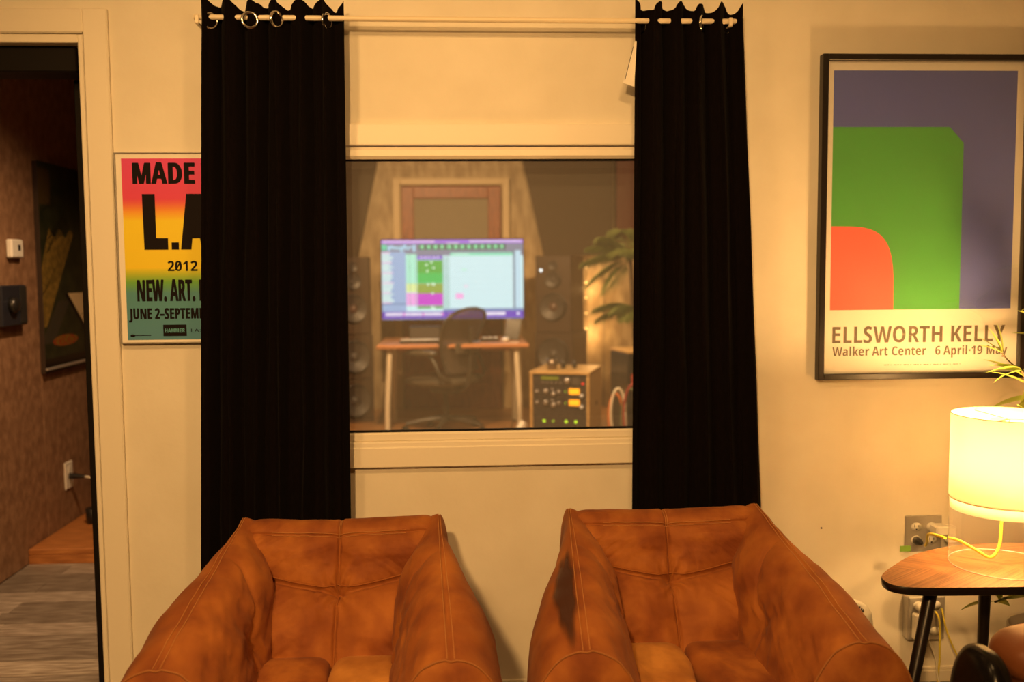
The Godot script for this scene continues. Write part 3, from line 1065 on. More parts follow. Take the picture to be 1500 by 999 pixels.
	for y in [0.183, 0.414]:
		st = S()
		var ring = []
		for i in 65:
			ring.append(Vector3(0.1426 * cos(TAU * i / 64.0), y, 0.1426 * sin(TAU * i / 64.0)))
		tube(st, ring, 0.0012, 6)
		part(shade, "shade_rim", st, M.lamp_brass)
	st = S()
	lathe(st, [Vector2(0.1380, 0.153), Vector2(0.1395, 0.153), Vector2(0.1395, 0.19), Vector2(0.1380, 0.19), Vector2(0.1380, 0.153)], 64)
	part(t, "diffuser_ring", st, M.diffuser)
	st = S()
	for k in 3:
		var a = TAU * k / 3.0 + 0.4
		tube(st, [Vector3(0, 0.40, 0), Vector3(0.14 * cos(a), 0.405, 0.14 * sin(a))], 0.0015, 6)
	part(t, "spider", st, M.lamp_brass)
	for b in [[0.0, 0.030, 0.34], [0.10, -0.030, 0.42]]:
		var xf = Transform3D(Basis.IDENTITY, Vector3(b[1], b[0], 0))
		st = S()
		lathe(st, [Vector2(0, 0.19), Vector2(0.014, 0.19), Vector2(0.016, 0.228), Vector2(0, 0.228)], 20, xf)
		part(t, "socket", st, M.lamp_brass)
		st = S()
		lathe(st, [Vector2(0, 0.228), Vector2(0.012, 0.230), Vector2(0.026, 0.262), Vector2(0.027, 0.280), Vector2(0.018, 0.302), Vector2(0.0, 0.308)], 24, xf)
		part(t, "bulb_light", st, M.bulb_light)
		omni(t, Vector3(b[1], b[0] + 0.278, 0), b[2], 0.025)
	part(t, "stem", T([Vector3(0, 0.15, 0), Vector3(0, 0.40, 0)], 0.005, 8), M.lamp_brass)
	part(t, "cord", T(smooth_path([Vector3(-0.004, 0.150, 0.0), Vector3(-0.01, 0.12, 0.0), Vector3(-0.026, 0.06, 0.02), Vector3(-0.055, 0.03, 0.03), Vector3(-0.085, 0.045, 0.01), Vector3(-0.108, 0.058, -0.035), Vector3(-0.118, 0.055, -0.072)]), 0.0042, 8), M.cord_yellow)
	t = thing("lamp_cable", "yellow cable with a black plug running from the lamp to the outlet", "cable", c)
	part(t, "cable", T(smooth_path([Vector3(-0.122, 0.052, -0.085), Vector3(-0.11, 0.03, -0.20), Vector3(-0.07, -0.02, -0.29), Vector3(-0.045, -0.050, -0.350)]), 0.0042, 8), M.cord_yellow)
	st = S()
	lathe(st, [Vector2(0, 0.0), Vector2(0.013, 0.0), Vector2(0.011, 0.02), Vector2(0.006, 0.034), Vector2(0, 0.036)], 18, Transform3D(Basis(Vector3(0, 0, 1), -0.5) * Basis(Vector3.RIGHT, PI / 2), Vector3(-0.046, -0.0495, -0.406)))
	part(t, "plug", st, M.black_plastic)
	part(t, "paper_tag", B(Vector3(-0.118, -0.052, -0.33), Vector3(0.034, 0.018, 0.001), 0.0), M.tag_green)

func outlet_face(t, x, y):
	var st = S()
	lathe(st, [Vector2(0, 0.0), Vector2(0.0165, 0.0), Vector2(0.0165, 0.002), Vector2(0.0, 0.002)], 20, Transform3D(Basis(Vector3.RIGHT, PI / 2), Vector3(x, y, 0.006)), 0.86)
	var f = part(t, "receptacle", st, M.white_plastic)
	st = S()
	bx(st, Vector3(x - 0.0075, y - 0.001, 0.008), Vector3(x - 0.0055, y + 0.008, 0.0083), 0.0)
	bx(st, Vector3(x + 0.0055, y - 0.001, 0.008), Vector3(x + 0.0075, y + 0.007, 0.0083), 0.0)
	bx(st, Vector3(x - 0.0025, y - 0.010, 0.008), Vector3(x + 0.0025, y - 0.005, 0.0083), 0.0)
	part(f, "slots", st, M.slot_dark)

func outlets():
	var t = thing("wall_outlet", "brushed steel four socket wall outlet just above the side table", "wall outlet", Vector3(1.453, 0.4815, 0))
	part(t, "cover_plate", B(Vector3(0, 0, 0.003), Vector3(0.120, 0.116, 0.006), 0.003), M.steel)
	for x in [-0.024, 0.026]:
		for y in [0.021, -0.021]:
			outlet_face(t, x, y)
	t = thing("power_adapter", "white cube charger plugged into the upper steel outlet", "charger", Vector3(1.453, 0.4815, 0))
	part(t, "body", B(Vector3(0.036, 0.020, 0.034), Vector3(0.040, 0.028, 0.050), 0.004), M.white_plastic)
	part(t, "body", B(Vector3(0.066, 0.008, 0.044), Vector3(0.026, 0.052, 0.030), 0.003), M.white_plastic)
	var st
	t = thing("wall_outlet", "steel wall outlet below the tabletop, crowded with white chargers", "wall outlet", Vector3(1.453, 0.218, 0))
	part(t, "cover_plate", B(Vector3(0, 0, 0.02), Vector3(0.120, 0.140, 0.040), 0.004), M.steel)
	for x in [-0.028, 0.028]:
		for y in [0.042, -0.042]:
			st = S()
			lathe(st, [Vector2(0, 0.0), Vector2(0.0165, 0.0), Vector2(0.0165, 0.002), Vector2(0.0, 0.002)], 20, Transform3D(Basis(Vector3.RIGHT, PI / 2), Vector3(x, y, 0.040)), 0.86)
			part(t, "receptacle", st, M.white_plastic)
	t = thing("power_adapter", "tall white charger plugged into the lower outlet under the table", "charger", Vector3(1.425, 0.20, 0.04))
	part(t, "body", B(Vector3(0, 0, 0.02), Vector3(0.045, 0.085, 0.036), 0.005), M.white_plastic)
	part(t, "cable", T(smooth_path([Vector3(0.03, -0.05, 0.02), Vector3(0.045, -0.10, 0.03), Vector3(0.05, -0.17, 0.05), Vector3(0.09, -0.193, 0.08)]), 0.003, 8), M.cord_white)
	t = thing("power_plug", "round cream plug above the tall charger in the lower outlet", "plug", Vector3(1.425, 0.262, 0.043))
	st = S()
	blob(st, Vector3(0, 0, 0.018), Vector3(0.017, 0.014, 0.018), 0.8, 0.8, 20, 12)
	part(t, "body", st, M.white_plastic)
	t = thing("power_cable", "yellow cable dropping from the lower outlet to the floor", "cord", Vector3(1.48, 0.0, 0.06))
	part(t, "cable", T(smooth_path([Vector3(0, 0.24, -0.018), Vector3(0.005, 0.21, 0.0), Vector3(0.008, 0.10, 0.0), Vector3(0.0, 0.01, 0.02), Vector3(0.06, 0.004, 0.06)]), 0.003, 8), M.cord_yellow)
	part(t, "cable", T(smooth_path([Vector3(0.02, 0.25, -0.018), Vector3(0.03, 0.18, 0.0), Vector3(0.07, 0.09, 0.01), Vector3(0.13, 0.01, 0.03), Vector3(0.2, 0.004, 0.05)]), 0.0025, 8), M.cord_yellow)

	t = thing("wall_nail", "tiny dark nail in the bare wall between armchair and outlet", "nail", Vector3(1.125, 0.505, 0.0))
	st = S()
	lathe(st, [Vector2(0, 0), Vector2(0.0022, 0), Vector2(0.0018, 0.004), Vector2(0, 0.005)], 8, Transform3D(Basis(Vector3.RIGHT, PI / 2), Vector3.ZERO), 1.4)
	part(t, "head", st, M.dark_wood)

	# air purifier behind the armchair
	t = thing("air_purifier", "small round white air purifier with a vented hollow top behind the armchair", "air purifier", Vector3(1.10, 0, 0.20))
	st = S()
	lathe(st, [Vector2(0.0, 0.0), Vector2(0.095, 0.0), Vector2(0.100, 0.01), Vector2(0.100, 0.28), Vector2(0.096, 0.312), Vector2(0.086, 0.327), Vector2(0.076, 0.322), Vector2(0.070, 0.30), Vector2(0.060, 0.275), Vector2(0.0, 0.268)], 48)
	part(t, "body", st, M.white_plastic)
	for k in 40:
		var a = TAU * k / 40.0
		var d = Vector3(cos(a), 0, sin(a))
		part(t, "vent_slot", T([d * 0.0752 + Vector3(0, 0.318, 0), d * 0.0640 + Vector3(0, 0.282, 0)], 0.0026, 5), M.slot_dark)

# ------------------------------------------------------------------ plants
func leaf_mesh(length, width, droop):
	var st = S()
	grid(st, 4, 12, func(u, v):
		var w = width * pow(sin(PI * pow(v, 0.75)), 0.9) * 0.5
		var s = u * 2.0 - 1.0
		return Vector3(s * w, 0.25 * w * abs(s) - droop * v * v * length, -v * length))
	st.generate_normals()
	return st.commit()

func leaf(parent, mesh, at, dir, roll):
	var o = MeshInstance3D.new()
	o.name = "leaf"
	o.mesh = mesh
	o.material_override = M.leaf_green
	parent.add_child(o, true)
	o.transform = Transform3D(Basis.looking_at(dir.normalized(), Vector3.UP) * Basis(Vector3.BACK, roll), at)

func near_plant():
	var root = Vector3(1.80, 0, 0.155)
	var t = thing("potted_plant", "tall potted plant with slender bright leaves behind the lamp", "plant", root)
	var st = S()
	lathe(st, [Vector2(0, 0), Vector2(0.095, 0), Vector2(0.115, 0.02), Vector2(0.135, 0.22), Vector2(0.128, 0.222), Vector2(0.122, 0.19), Vector2(0.0, 0.19)], 36)
	part(t, "pot", st, M.clay_pot)
	st = S()
	lathe(st, [Vector2(0.123, 0.192), Vector2(0.06, 0.203), Vector2(0.0, 0.2)], 24)
	part(t, "soil", st, M.soil)
	rng.seed = 12
	var big = leaf_mesh(0.125, 0.026, 0.25)
	var small = leaf_mesh(0.09, 0.021, 0.15)
	# stems: base offset, tip, clusters
	for s in [[Vector3(-0.02, 0.2, 0.0), Vector3(-0.185, 1.02, 0.085)], [Vector3(0.0, 0.2, 0.02), Vector3(-0.205, 0.915, 0.10)], [Vector3(-0.03, 0.2, 0.02), Vector3(-0.23, 0.33, 0.06)], [Vector3(0.02, 0.2, 0.0), Vector3(-0.10, 1.20, 0.06)], [Vector3(0.02, 0.2, -0.01), Vector3(0.06, 1.32, 0.05)]]:
		var mid = s[0].lerp(s[1], 0.55) + Vector3(0.08, 0.08, 0)
		var path = smooth_path([s[0], mid, s[1]], 8)
		part(t, "stem", T(path, 0.0035, 6), M.stem_brown)
		for k in 9:
			var at = path[path.size() - 1 - int(k / 2.0)]
			var a = TAU * k * 0.382 + rng.randf()
			var d = Vector3(cos(a) * 0.9 - 0.35, 0.15 + 0.8 * rng.randf() - 0.35 * (k % 2), sin(a) * 0.5 + 0.12)
			leaf(t, big if k % 3 else small, at, d, rng.randf_range(-0.6, 0.6))
	# the spray that crosses the poster's corner
	var b = Vector3(-0.185, 1.02, 0.085)
	part(t, "stem", T(smooth_path([b, b + Vector3(-0.045, 0.03, 0.01), b + Vector3(-0.07, 0.055, 0.015)], 5), 0.002, 6), M.stem_brown)
	for d in [Vector3(-0.9, 0.75, 0.1), Vector3(-0.45, 1.0, 0.1), Vector3(-0.05, 1.0, 0.0), Vector3(-0.75, 0.35, 0.3)]:
		leaf(t, small, b + Vector3(-0.07, 0.055, 0.015), d, 0.3)
	for d in [Vector3(-1.0, 0.22, 0.1), Vector3(-0.85, 0.02, 0.3), Vector3(-1.0, 0.42, 0.2)]:
		leaf(t, big, b, d, -0.4)

func palm(t, base, dirs, length, m):
	for d in dirs:
		var st = S()
		var path = []
		for i in 15:
			var f = i / 14.0
			path.append(base + Vector3(d.x * f * length, d.y * f * length - 0.55 * length * f * f * d.length(), d.z * f * length))
		tube(st, path, [0.006, 0.006, 0.006, 0.005, 0.005, 0.005, 0.004, 0.004, 0.004, 0.003, 0.003, 0.003, 0.002, 0.002, 0.001], 5)
		var fr = part(t, "frond", st, m)
		st = S()
		st.set_smooth_group(-1)
		for i in range(3, 15):
			var tg = (path[i] - path[i - 1]).normalized()
			var sd = tg.cross(Vector3.UP).normalized()
			for s in [-1, 1]:
				for j in 3:
					var p = path[i].lerp(path[i - 1], j / 3.0)
					var ll = length * 0.34 * sin(PI * (0.18 + 0.78 * i / 15.0))
					var e = p + (sd * s * 0.75 + tg * 0.65 + Vector3(0, -0.35 - 0.45 * rng.randf(), 0)).normalized() * ll
					var w = tg * 0.0034
					var mid = p.lerp(e, 0.45) + Vector3(0, 0.02, 0)
					face(st, [p, mid + w, e], Vector3(0, -9, 0))
					face(st, [p, e, mid - w], Vector3(0, -9, 0))
		var lf = part(fr, "leaflets", st, m)
		lf.set_meta("kind", "stuff")

# ------------------------------------------------------------------ leather chair at the corner
func leather_chair():
	var t = thing("leather_armchair", "glossy brown leather armchair with a black padded arm in front of the table", "armchair", Vector3(1.375, 0, 1.25))
	var st = S()
	blob(st, Vector3(-0.278, 0.305, -0.26), Vector3(0.048, 0.215, 0.10), 0.7, 0.8, 40, 28)
	part(t, "arm", st, M.leather_black)
	st = S()
	blob(st, Vector3(0.278, 0.305, -0.26), Vector3(0.048, 0.215, 0.10), 0.7, 0.8, 40, 28)
	part(t, "arm", st, M.leather_black)
	st = S()
	blob(st, Vector3(0.0, 0.475, -0.30), Vector3(0.225, 0.075, 0.085), 0.75, 0.5, 64, 32, func(p): return -0.012 * g1(p.y + 0.03, 0.01) + 0.002 * sin(p.x * 60.0))
	part(t, "back_pillow", st, M.leather_brown)
	st = S()
	blob(st, Vector3(0.0, 0.40, -0.29), Vector3(0.215, 0.07, 0.075), 0.7, 0.5, 48, 24)
	part(t, "back_pillow", st, M.leather_brown)
	st = S()
	blob(st, Vector3(0.0, 0.34, 0.08), Vector3(0.235, 0.115, 0.30), 0.6, 0.5, 48, 24)
	part(t, "seat_cushion", st, M.leather_brown)
	part(t, "base_frame", B(Vector3(0, 0.13, 0.0), Vector3(0.46, 0.10, 0.56), 0.01), M.dark_wood)
	for sx in [-1, 1]:
		for sz in [-1, 1]:
			st = S()
			lathe(st, [Vector2(0, 0), Vector2(0.016, 0), Vector2(0.022, 0.09), Vector2(0, 0.09)], 12, Transform3D(Basis.IDENTITY, Vector3(sx * 0.18, 0, sz * 0.22)))
			part(t, "foot", st, M.dark_wood)

# ------------------------------------------------------------------ hall things
func hall():
	var x = -1.98
	var t = thing("wall_painting", "large unframed dark green painting of palm fronds in the hall", "painting", Vector3(x, 0.848, -1.695))
	# painting seen along the wall: its own picture, u along the wall, v down
	var w = 0.80
	var h = 0.997
	var im = Image.create(400, 500, false, Image.FORMAT_RGB8)
	var ns = FastNoiseLite.new()
	ns.seed = 8
	ns.frequency = 0.02
	for py in 500:
		for px in 400:
			var u = px / 400.0
			var v = py / 500.0
			var c = Color(0.09, 0.11, 0.075).lerp(Color(0.16, 0.17, 0.11), 0.5 + 0.7 * ns.get_noise_2d(px, py))
			# slanting pale beam
			var left = max(0.0, 0.10 - (v - 0.34) * 0.62)
			var right = 0.48 - (v - 0.33) * 0.98
			if v > 0.33 + 0.02 * sin(u * 40.0) and v < 0.78 and u > left and u < right:
				c = Color(0.40, 0.33, 0.16).lerp(Color(0.30, 0.25, 0.12), 0.5 + ns.get_noise_2d(px * 2.0, py * 2.0))
			if v > 0.03 and v < 0.20 and u < 0.16:
				c = Color(0.22, 0.18, 0.10)
			# lower grey slant and the pale board
			if v > 0.66 and v < 0.86 and abs(u - (0.30 - (v - 0.66) * 1.3)) < 0.09:
				c = Color(0.17, 0.165, 0.14)
			var e = 0.30 + (v - 0.62) * 1.5
			if v > 0.625 and v < 0.93 and u > e:
				c = Color(0.03, 0.03, 0.025) if u < e + 0.05 else Color(0.62, 0.56, 0.44)
				if u > 0.52 and v > 0.73 and u > e + 0.09 and ns.get_noise_2d(px * 1.5, py * 1.5) > -0.1:
					c = Color(0.36, 0.33, 0.22)
			if pow((u - 0.30) / 0.19, 2.0) + pow((v - 0.855) / 0.028, 2.0) < 1.0 and u < e + 0.02:
				c = Color(0.40, 0.17, 0.08) if ns.get_noise_2d(px * 3.0, py * 3.0) > 0.0 else Color(0.36, 0.28, 0.10)
			if v > 0.93:
				c = Color(0.10, 0.085, 0.06) if v < 0.955 else Color(0.05, 0.045, 0.035)
			im.set_pixel(px, py, c * 1.35)
	# fronds
	rng.seed = 5
	for f in [[0.70, 0.14, -0.62, 0.08], [0.72, 0.24, -0.60, 0.12], [0.55, 0.48, -0.52, 0.14], [0.42, 0.30, -0.30, 0.12]]:
		for i in 60:
			var k = i / 60.0
			var bu = f[0] + f[2] * k
			var bv = f[1] + f[3] * k * k - 0.06 * sin(k * PI)
			var ln = 0.10 * sin(PI * (0.1 + 0.85 * k))
			for j in 26:
				var q = j / 26.0
				var uu = int((bu - 0.06 * q) * 400)
				var vv = int((bv + ln * q * (1.0 if i % 4 else -0.6)) * 500)
				if uu >= 0 and uu < 400 and vv >= 0 and vv < 500:
					im.set_pixel(uu, vv, Color(0.055, 0.06, 0.035))
	var pm = mat("painting_print", Color(1, 1, 1), 0.35)
	pm.metallic_specular = 0.3
	pm.albedo_texture = ImageTexture.create_from_image(im)
	part(t, "canvas", B(Vector3(0.012, h / 2, -w / 2), Vector3(0.022, h, w), 0.001), M.dark_wood)
	var q = QuadMesh.new()
	q.size = Vector2(w, h)
	part(t, "picture", q, pm, Vector3(0.0238, h / 2, -w / 2), Vector3(0, PI / 2, 0))
	part(t, "lower_rail", B(Vector3(0.028, 0.02, -w / 2), Vector3(0.01, 0.012, w), 0.001), M.steel)

	t = thing("thermostat", "small white thermostat on the brown hall wall", "thermostat", Vector3(x, 1.39, -1.40))
	part(t, "body", B(Vector3(0.014, 0.041, -0.055), Vector3(0.028, 0.082, 0.11), 0.006), M.white_plastic)
	part(t, "display", B(Vector3(0.0285, 0.046, -0.070), Vector3(0.001, 0.026, 0.022), 0.0), M.slot_dark)
	t = thing("wall_control", "dark box with a round black knob on the hall wall", "wall control", Vector3(x, 1.095, -1.26))
	part(t, "housing", B(Vector3(0.02, 0.088, -0.115), Vector3(0.04, 0.176, 0.23), 0.004), M.control_blue)
	var st = S()
	lathe(st, [Vector2(0, 0), Vector2(0.036, 0), Vector2(0.034, 0.02), Vector2(0.02, 0.03), Vector2(0, 0.031)], 24, Transform3D(Basis(Vector3.BACK, -PI / 2), Vector3(0.04, 0.09, -0.085)))
	part(t, "knob", st, M.black_plastic)
	part(t, "side_recess", B(Vector3(0.0415, 0.088, -0.195), Vector3(0.004, 0.16, 0.06), 0.001), M.slot_dark)

	t = thing("wall_outlet", "white wall outlet with a black plug above the wooden step", "wall outlet", Vector3(x, 0.31, -1.945))
	part(t, "cover_plate", B(Vector3(0.004, 0, 0), Vector3(0.008, 0.135, 0.09), 0.003), M.white_plastic)
	part(t, "receptacle", B(Vector3(0.009, 0.028, 0), Vector3(0.004, 0.034, 0.030), 0.003), M.white_plastic)
	t = thing("power_plug", "black plug with a white cord in the hall outlet", "plug", Vector3(x + 0.010, 0.305, -1.945))
	part(t, "body", T([Vector3(0, 0, 0), Vector3(0.03, 0, 0), Vector3(0.075, -0.004, 0)], [0.015, 0.014, 0.007], 12), M.black_plastic)
	part(t, "cord", T(smooth_path([Vector3(0.075, -0.004, 0), Vector3(0.12, -0.02, 0.0), Vector3(0.137, -0.08, -0.01), Vector3(0.122, -0.155, -0.01), Vector3(0.105, -0.190, -0.02)]), 0.005, 8), M.cord_white)
	t = thing("charger_pot", "small black cup shaped charger standing on the wooden step", "charger", Vector3(-1.855, 0.07, -1.92))
	st = S()
	lathe(st, [Vector2(0, 0), Vector2(0.030, 0), Vector2(0.035, 0.075), Vector2(0.030, 0.078), Vector2(0.0, 0.07)], 20)
	part(t, "body", st, M.black_plastic)
	t = thing("floor_step", "low orange fir step across the end of the hall", "step", Vector3(-1.49, 0, -2.08))
	part(t, "tread", B(Vector3(0, 0.056, 0), Vector3(0.975, 0.028, 1.215), 0.004), M.fir_step)
	part(t, "riser", B(Vector3(0, 0.021, 0.597), Vector3(0.975, 0.042, 0.02), 0.002), M.fir_step)
	t = thing("equipment_case", "tall black case standing on the step behind the door jamb", "case", Vector3(-1.74, 0.07, -2.22))
	part(t, "body", B(Vector3(0.04, 0.30, 0), Vector3(0.22, 0.60, 0.24), 0.01), M.black_plastic)
	part(t, "handle", T([Vector3(-0.02, 0.60, 0), Vector3(-0.02, 0.63, 0), Vector3(0.10, 0.63, 0), Vector3(0.10, 0.60, 0)], 0.008, 8), M.black_metal)

# ------------------------------------------------------------------ control room things
func tv():
	var im = Image.create(512, 288, false, Image.FORMAT_RGB8)
	var R = func(u0, v0, u1, v1, c):
		im.fill_rect(Rect2i(int(u0 * 512), int(v0 * 288), max(1, int((u1 - u0) * 512)), max(1, int((v1 - v0) * 288))), c)
	rng.seed = 3
	var K = func(r, g, b): return Color(r / 255.0, g / 255.0, b / 255.0)
	R.call(0, 0, 1, 1, K.call(205, 243, 246))
	R.call(0, 0, 1, 0.05, K.call(158, 110, 222))
	for i in 22:
		R.call(0.01 + i * 0.0168, 0.012, 0.022 + i * 0.0168, 0.036, K.call(250, 225, 250))
		R.call(0.62 + i * 0.017, 0.012, 0.632 + i * 0.017, 0.036, K.call(250, 240, 250))
	R.call(0.46, 0.036, 0.55, 0.048, K.call(235, 225, 250))
	R.call(0, 0.05, 1, 0.2, K.call(124, 132, 152))
	R.call(0, 0.06, 0.04, 0.13, K.call(90, 205, 165))
	for i in 9:
		R.call(0.045 + i * 0.022, 0.06 + 0.03 * rng.randf(), 0.066 + i * 0.022, 0.10 + 0.05 * rng.randf(), K.call(165, 215, 240))
	R.call(0.26, 0.055, 0.88, 0.13, K.call(70, 95, 95))
	for i in 13:
		R.call(0.275 + i * 0.047, 0.064, 0.30 + i * 0.047 + 0.008 * rng.randf(), 0.118, K.call(85, 205, 140))
		R.call(0.285 + i * 0.047, 0.075, 0.293 + i * 0.047, 0.10, K.call(190, 240, 210))
	# left list
	R.call(0, 0.15, 0.17, 0.92, K.call(150, 180, 218))
	for i in 36:
		R.call(0.0, 0.155 + i * 0.018, 0.055 + 0.03 * rng.randf(), 0.169 + i * 0.018, K.call(215, 245, 238) if i % 7 else K.call(245, 205, 235))
	R.call(0.0, 0.80, 0.17, 0.815, K.call(105, 130, 175))
	R.call(0.17, 0.18, 0.25, 0.66, K.call(172, 240, 214))
	R.call(0.17, 0.55, 0.25, 0.66, K.call(222, 240, 165))
	R.call(0.17, 0.67, 0.25, 0.83, K.call(240, 170, 232))
	for i in 38:
		R.call(0.19, 0.19 + i * 0.018, 0.198 + 0.012 * rng.randf(), 0.196 + i * 0.018, K.call(80, 140, 120))
		R.call(0.235, 0.19 + i * 0.018, 0.248, 0.195 + i * 0.018, K.call(70, 110, 110))
	R.call(0.25, 0.2, 0.43, 0.255, K.call(118, 92, 205))
	for i in 5:
		R.call(0.27 + i * 0.03, 0.212, 0.288 + i * 0.03, 0.232, K.call(245, 240, 255))
	R.call(0.25, 0.26, 0.43, 0.42, K.call(84, 182, 74))
	R.call(0.25, 0.42, 0.43, 0.55, K.call(58, 206, 100))
	R.call(0.25, 0.55, 0.43, 0.68, K.call(158, 176, 78))
	R.call(0.25, 0.68, 0.43, 0.83, K.call(214, 70, 214))
	R.call(0.25, 0.83, 0.43, 0.87, K.call(96, 190, 96))
	for i in 34:
		R.call(0.25, 0.262 + i * 0.018, 0.43, 0.2645 + i * 0.018, K.call(60, 130, 80) if i < 23 else K.call(150, 60, 160))
		R.call(0.43, 0.22 + i * 0.019, 0.478, 0.227 + i * 0.019, K.call(112, 165, 152))
	for p in [[0.31, 0.30], [0.345, 0.27], [0.36, 0.34], [0.315, 0.38], [0.32, 0.55], [0.35, 0.545], [0.36, 0.55], [0.35, 0.66], [0.345, 0.84], [0.36, 0.845]]:
		R.call(p[0], p[1], p[0] + 0.014, p[1] + 0.03, K.call(215, 250, 225))
	R.call(0.478, 0.2, 0.93, 0.87, K.call(206, 240, 245))
	R.call(0.485, 0.165, 0.93, 0.205, K.call(132, 226, 190))
	R.call(0.5, 0.175, 0.62, 0.19, K.call(205, 250, 235))
	for i in 8:
		R.call(0.48, 0.26 + i * 0.075, 0.93, 0.263 + i * 0.075, K.call(190, 226, 234))
	R.call(0.52, 0.68, 0.575, 0.75, K.call(248, 178, 232))
	R.call(0.565, 0.37, 0.60, 0.39, K.call(175, 245, 210))
	R.call(0.58, 0.57, 0.61, 0.61, K.call(230, 225, 240))
	R.call(0.93, 0.14, 0.945, 0.88, K.call(110, 130, 150))
	R.call(0.945, 0.14, 0.985, 0.88, K.call(190, 225, 240))
	R.call(0.43, 0.87, 1.0, 0.91, K.call(120, 150, 190))
	R.call(0, 0.905, 1, 1, K.call(104, 72, 190))
	for i in 27:
		R.call(0.025 + i * 0.0152, 0.92, 0.037 + i * 0.0152, 0.965, K.call(252, 248, 255) if i % 9 != 8 else K.call(240, 150, 220))
		R.call(0.47 + i * 0.0085, 0.93, 0.475 + i * 0.0085, 0.955, [K.call(240, 140, 120), K.call(120, 220, 200), K.call(200, 130, 240), K.call(250, 220, 140)][i % 4])
	for i in 10:
		R.call(0.735 + i * 0.014, 0.92, 0.747 + i * 0.014, 0.965, K.call(252, 250, 255))
	R.call(0.955, 0.925, 0.975, 0.96, K.call(235, 235, 255))
	var m = mat("screen_light", Color(0.02, 0.02, 0.02), 0.3)
	m.emission_enabled = true
	m.emission_operator = BaseMaterial3D.EMISSION_OP_ADD
	m.emission = Color.BLACK
	m.emission_texture = ImageTexture.create_from_image(im)
	m.emission_energy_multiplier = 1.15
	m.texture_repeat = false
	var t = thing("television", "large flat screen showing an audio editing session on the studio desk", "screen", Vector3(-0.065, 0.732, -5.2))
	part(t, "case", B(Vector3(0, 0.503, -0.025), Vector3(1.208, 0.684, 0.05), 0.006), M.tv_case)
	var q = QuadMesh.new()
	q.size = Vector2(1.19, 0.666)
	part(t, "screen", q, m, Vector3(0, 0.503, 0.0012))
	part(t, "stand_neck", B(Vector3(0, 0.10, -0.06), Vector3(0.12, 0.20, 0.03), 0.004), M.tv_case)
	part(t, "stand_foot", B(Vector3(0, 0.006, -0.04), Vector3(0.40, 0.012, 0.20), 0.003), M.tv_case)
	var l = AreaLight3D.new()
	l.name = "screen_area_light"
	t.add_child(l)
	l.area_size = Vector2(1.19, 0.666)
	l.position = Vector3(0, 0.503, 0.012)
	l.rotation.y = PI
	l.light_color = Color(0.8, 0.94, 1.0)
	l.light_energy = 0.22
	l.shadow_enabled = true

func driver(parent, at, r, cap):
	var st = S()
	var xf = Transform3D(Basis(Vector3.RIGHT, PI / 2), at)
	lathe(st, [Vector2(r * 0.86, -0.004), Vector2(r * 0.90, 0.008), Vector2(r * 0.98, 0.008), Vector2(r, 0.0)], 32, xf)
	var d = part(parent, "driver", st, M.rubber_surround)
	st = S()
	lathe(st, [Vector2(0.0, -r * 0.30), Vector2(r * 0.30, -r * 0.28), Vector2(r * 0.86, -0.002)], 32, Transform3D(Basis(Vector3.RIGHT, PI / 2), at + Vector3(0, 0, r * 0.31)))
	# cone is set in front of the baffle so that nothing has to be cut out of it
	part(d, "cone", st, M.cone_grey)
	st = S()
	lathe(st, [Vector2(r * 0.32, 0.0), Vector2(r * 0.22, r * 0.12), Vector2(0.0, r * 0.17)], 24, Transform3D(Basis(Vector3.RIGHT, PI / 2), at + Vector3(0, 0, 0.004)))
	part(d, "dust_cap", st, cap)

func cabinet(t, y0, y1, w, dpt, drivers):
	# hollow front so that the cones can sit back
	var st = S()
	bx(st, Vector3(-w / 2, y0, -dpt), Vector3(w / 2, y1 - 0.003, -0.06), 0.006)
	var c = part(t, "cabinet", st, M.speaker_side)
	st = S()
	bx(st, Vector3(-w / 2, y0, -0.06), Vector3(w / 2, y1 - 0.003, 0.0), 0.006)
	part(c, "baffle", st, M.speaker_wood)
	for d in drivers:
		driver(c, Vector3(d[0], d[1], 0.0), d[2], d[3])

func speakers():
	for s in [-1, 1]:
		var lab = "dark studio loudspeaker tower across the desk from the gear cabinet" if s < 0 else "dark studio loudspeaker tower behind the gear cabinet, lit power dot on its front"
		var t = thing("loudspeaker", lab, "loudspeaker", Vector3(-0.92 if s < 0 else 0.80, 0.765, -5.36), -s * 0.41, "studio loudspeaker towers")
		cabinet(t, 0.0, 0.67, 0.325, 0.40, [[0.0, 0.30, 0.0, M.dust_cap]].slice(1) + [[0.0, 0.22, 0.125, M.dust_cap], [0.0, 0.455, 0.075, M.cone_grey], [0.0, 0.58, 0.042, M.cone_grey]])
		if s > 0:
			var st = S()
			lathe(st, [Vector2(0, 0), Vector2(0.014, 0), Vector2(0.012, 0.006), Vector2(0, 0.008)], 16, Transform3D(Basis(Vector3.RIGHT, PI / 2), Vector3(-0.11, 0.54, 0.0)))
			part(t, "power_light", st, M.led_white_light)
		var u = thing("subwoofer", ["dark square subwoofer pair across the desk from the gear cabinet", "dark square subwoofer pair under the loudspeaker behind the gear cabinet"][(s + 1) / 2], "subwoofer", Vector3(-0.92 if s < 0 else 0.80, 0.0, -5.36), -s * 0.41, "studio subwoofers")
		cabinet(u, 0.0, 0.38, 0.345, 0.46, [[0.0, 0.19, 0.145, M.cone_grey]])
		cabinet(u, 0.382, 0.765, 0.345, 0.46, [[0.0, 0.573, 0.145, M.cone_grey]])

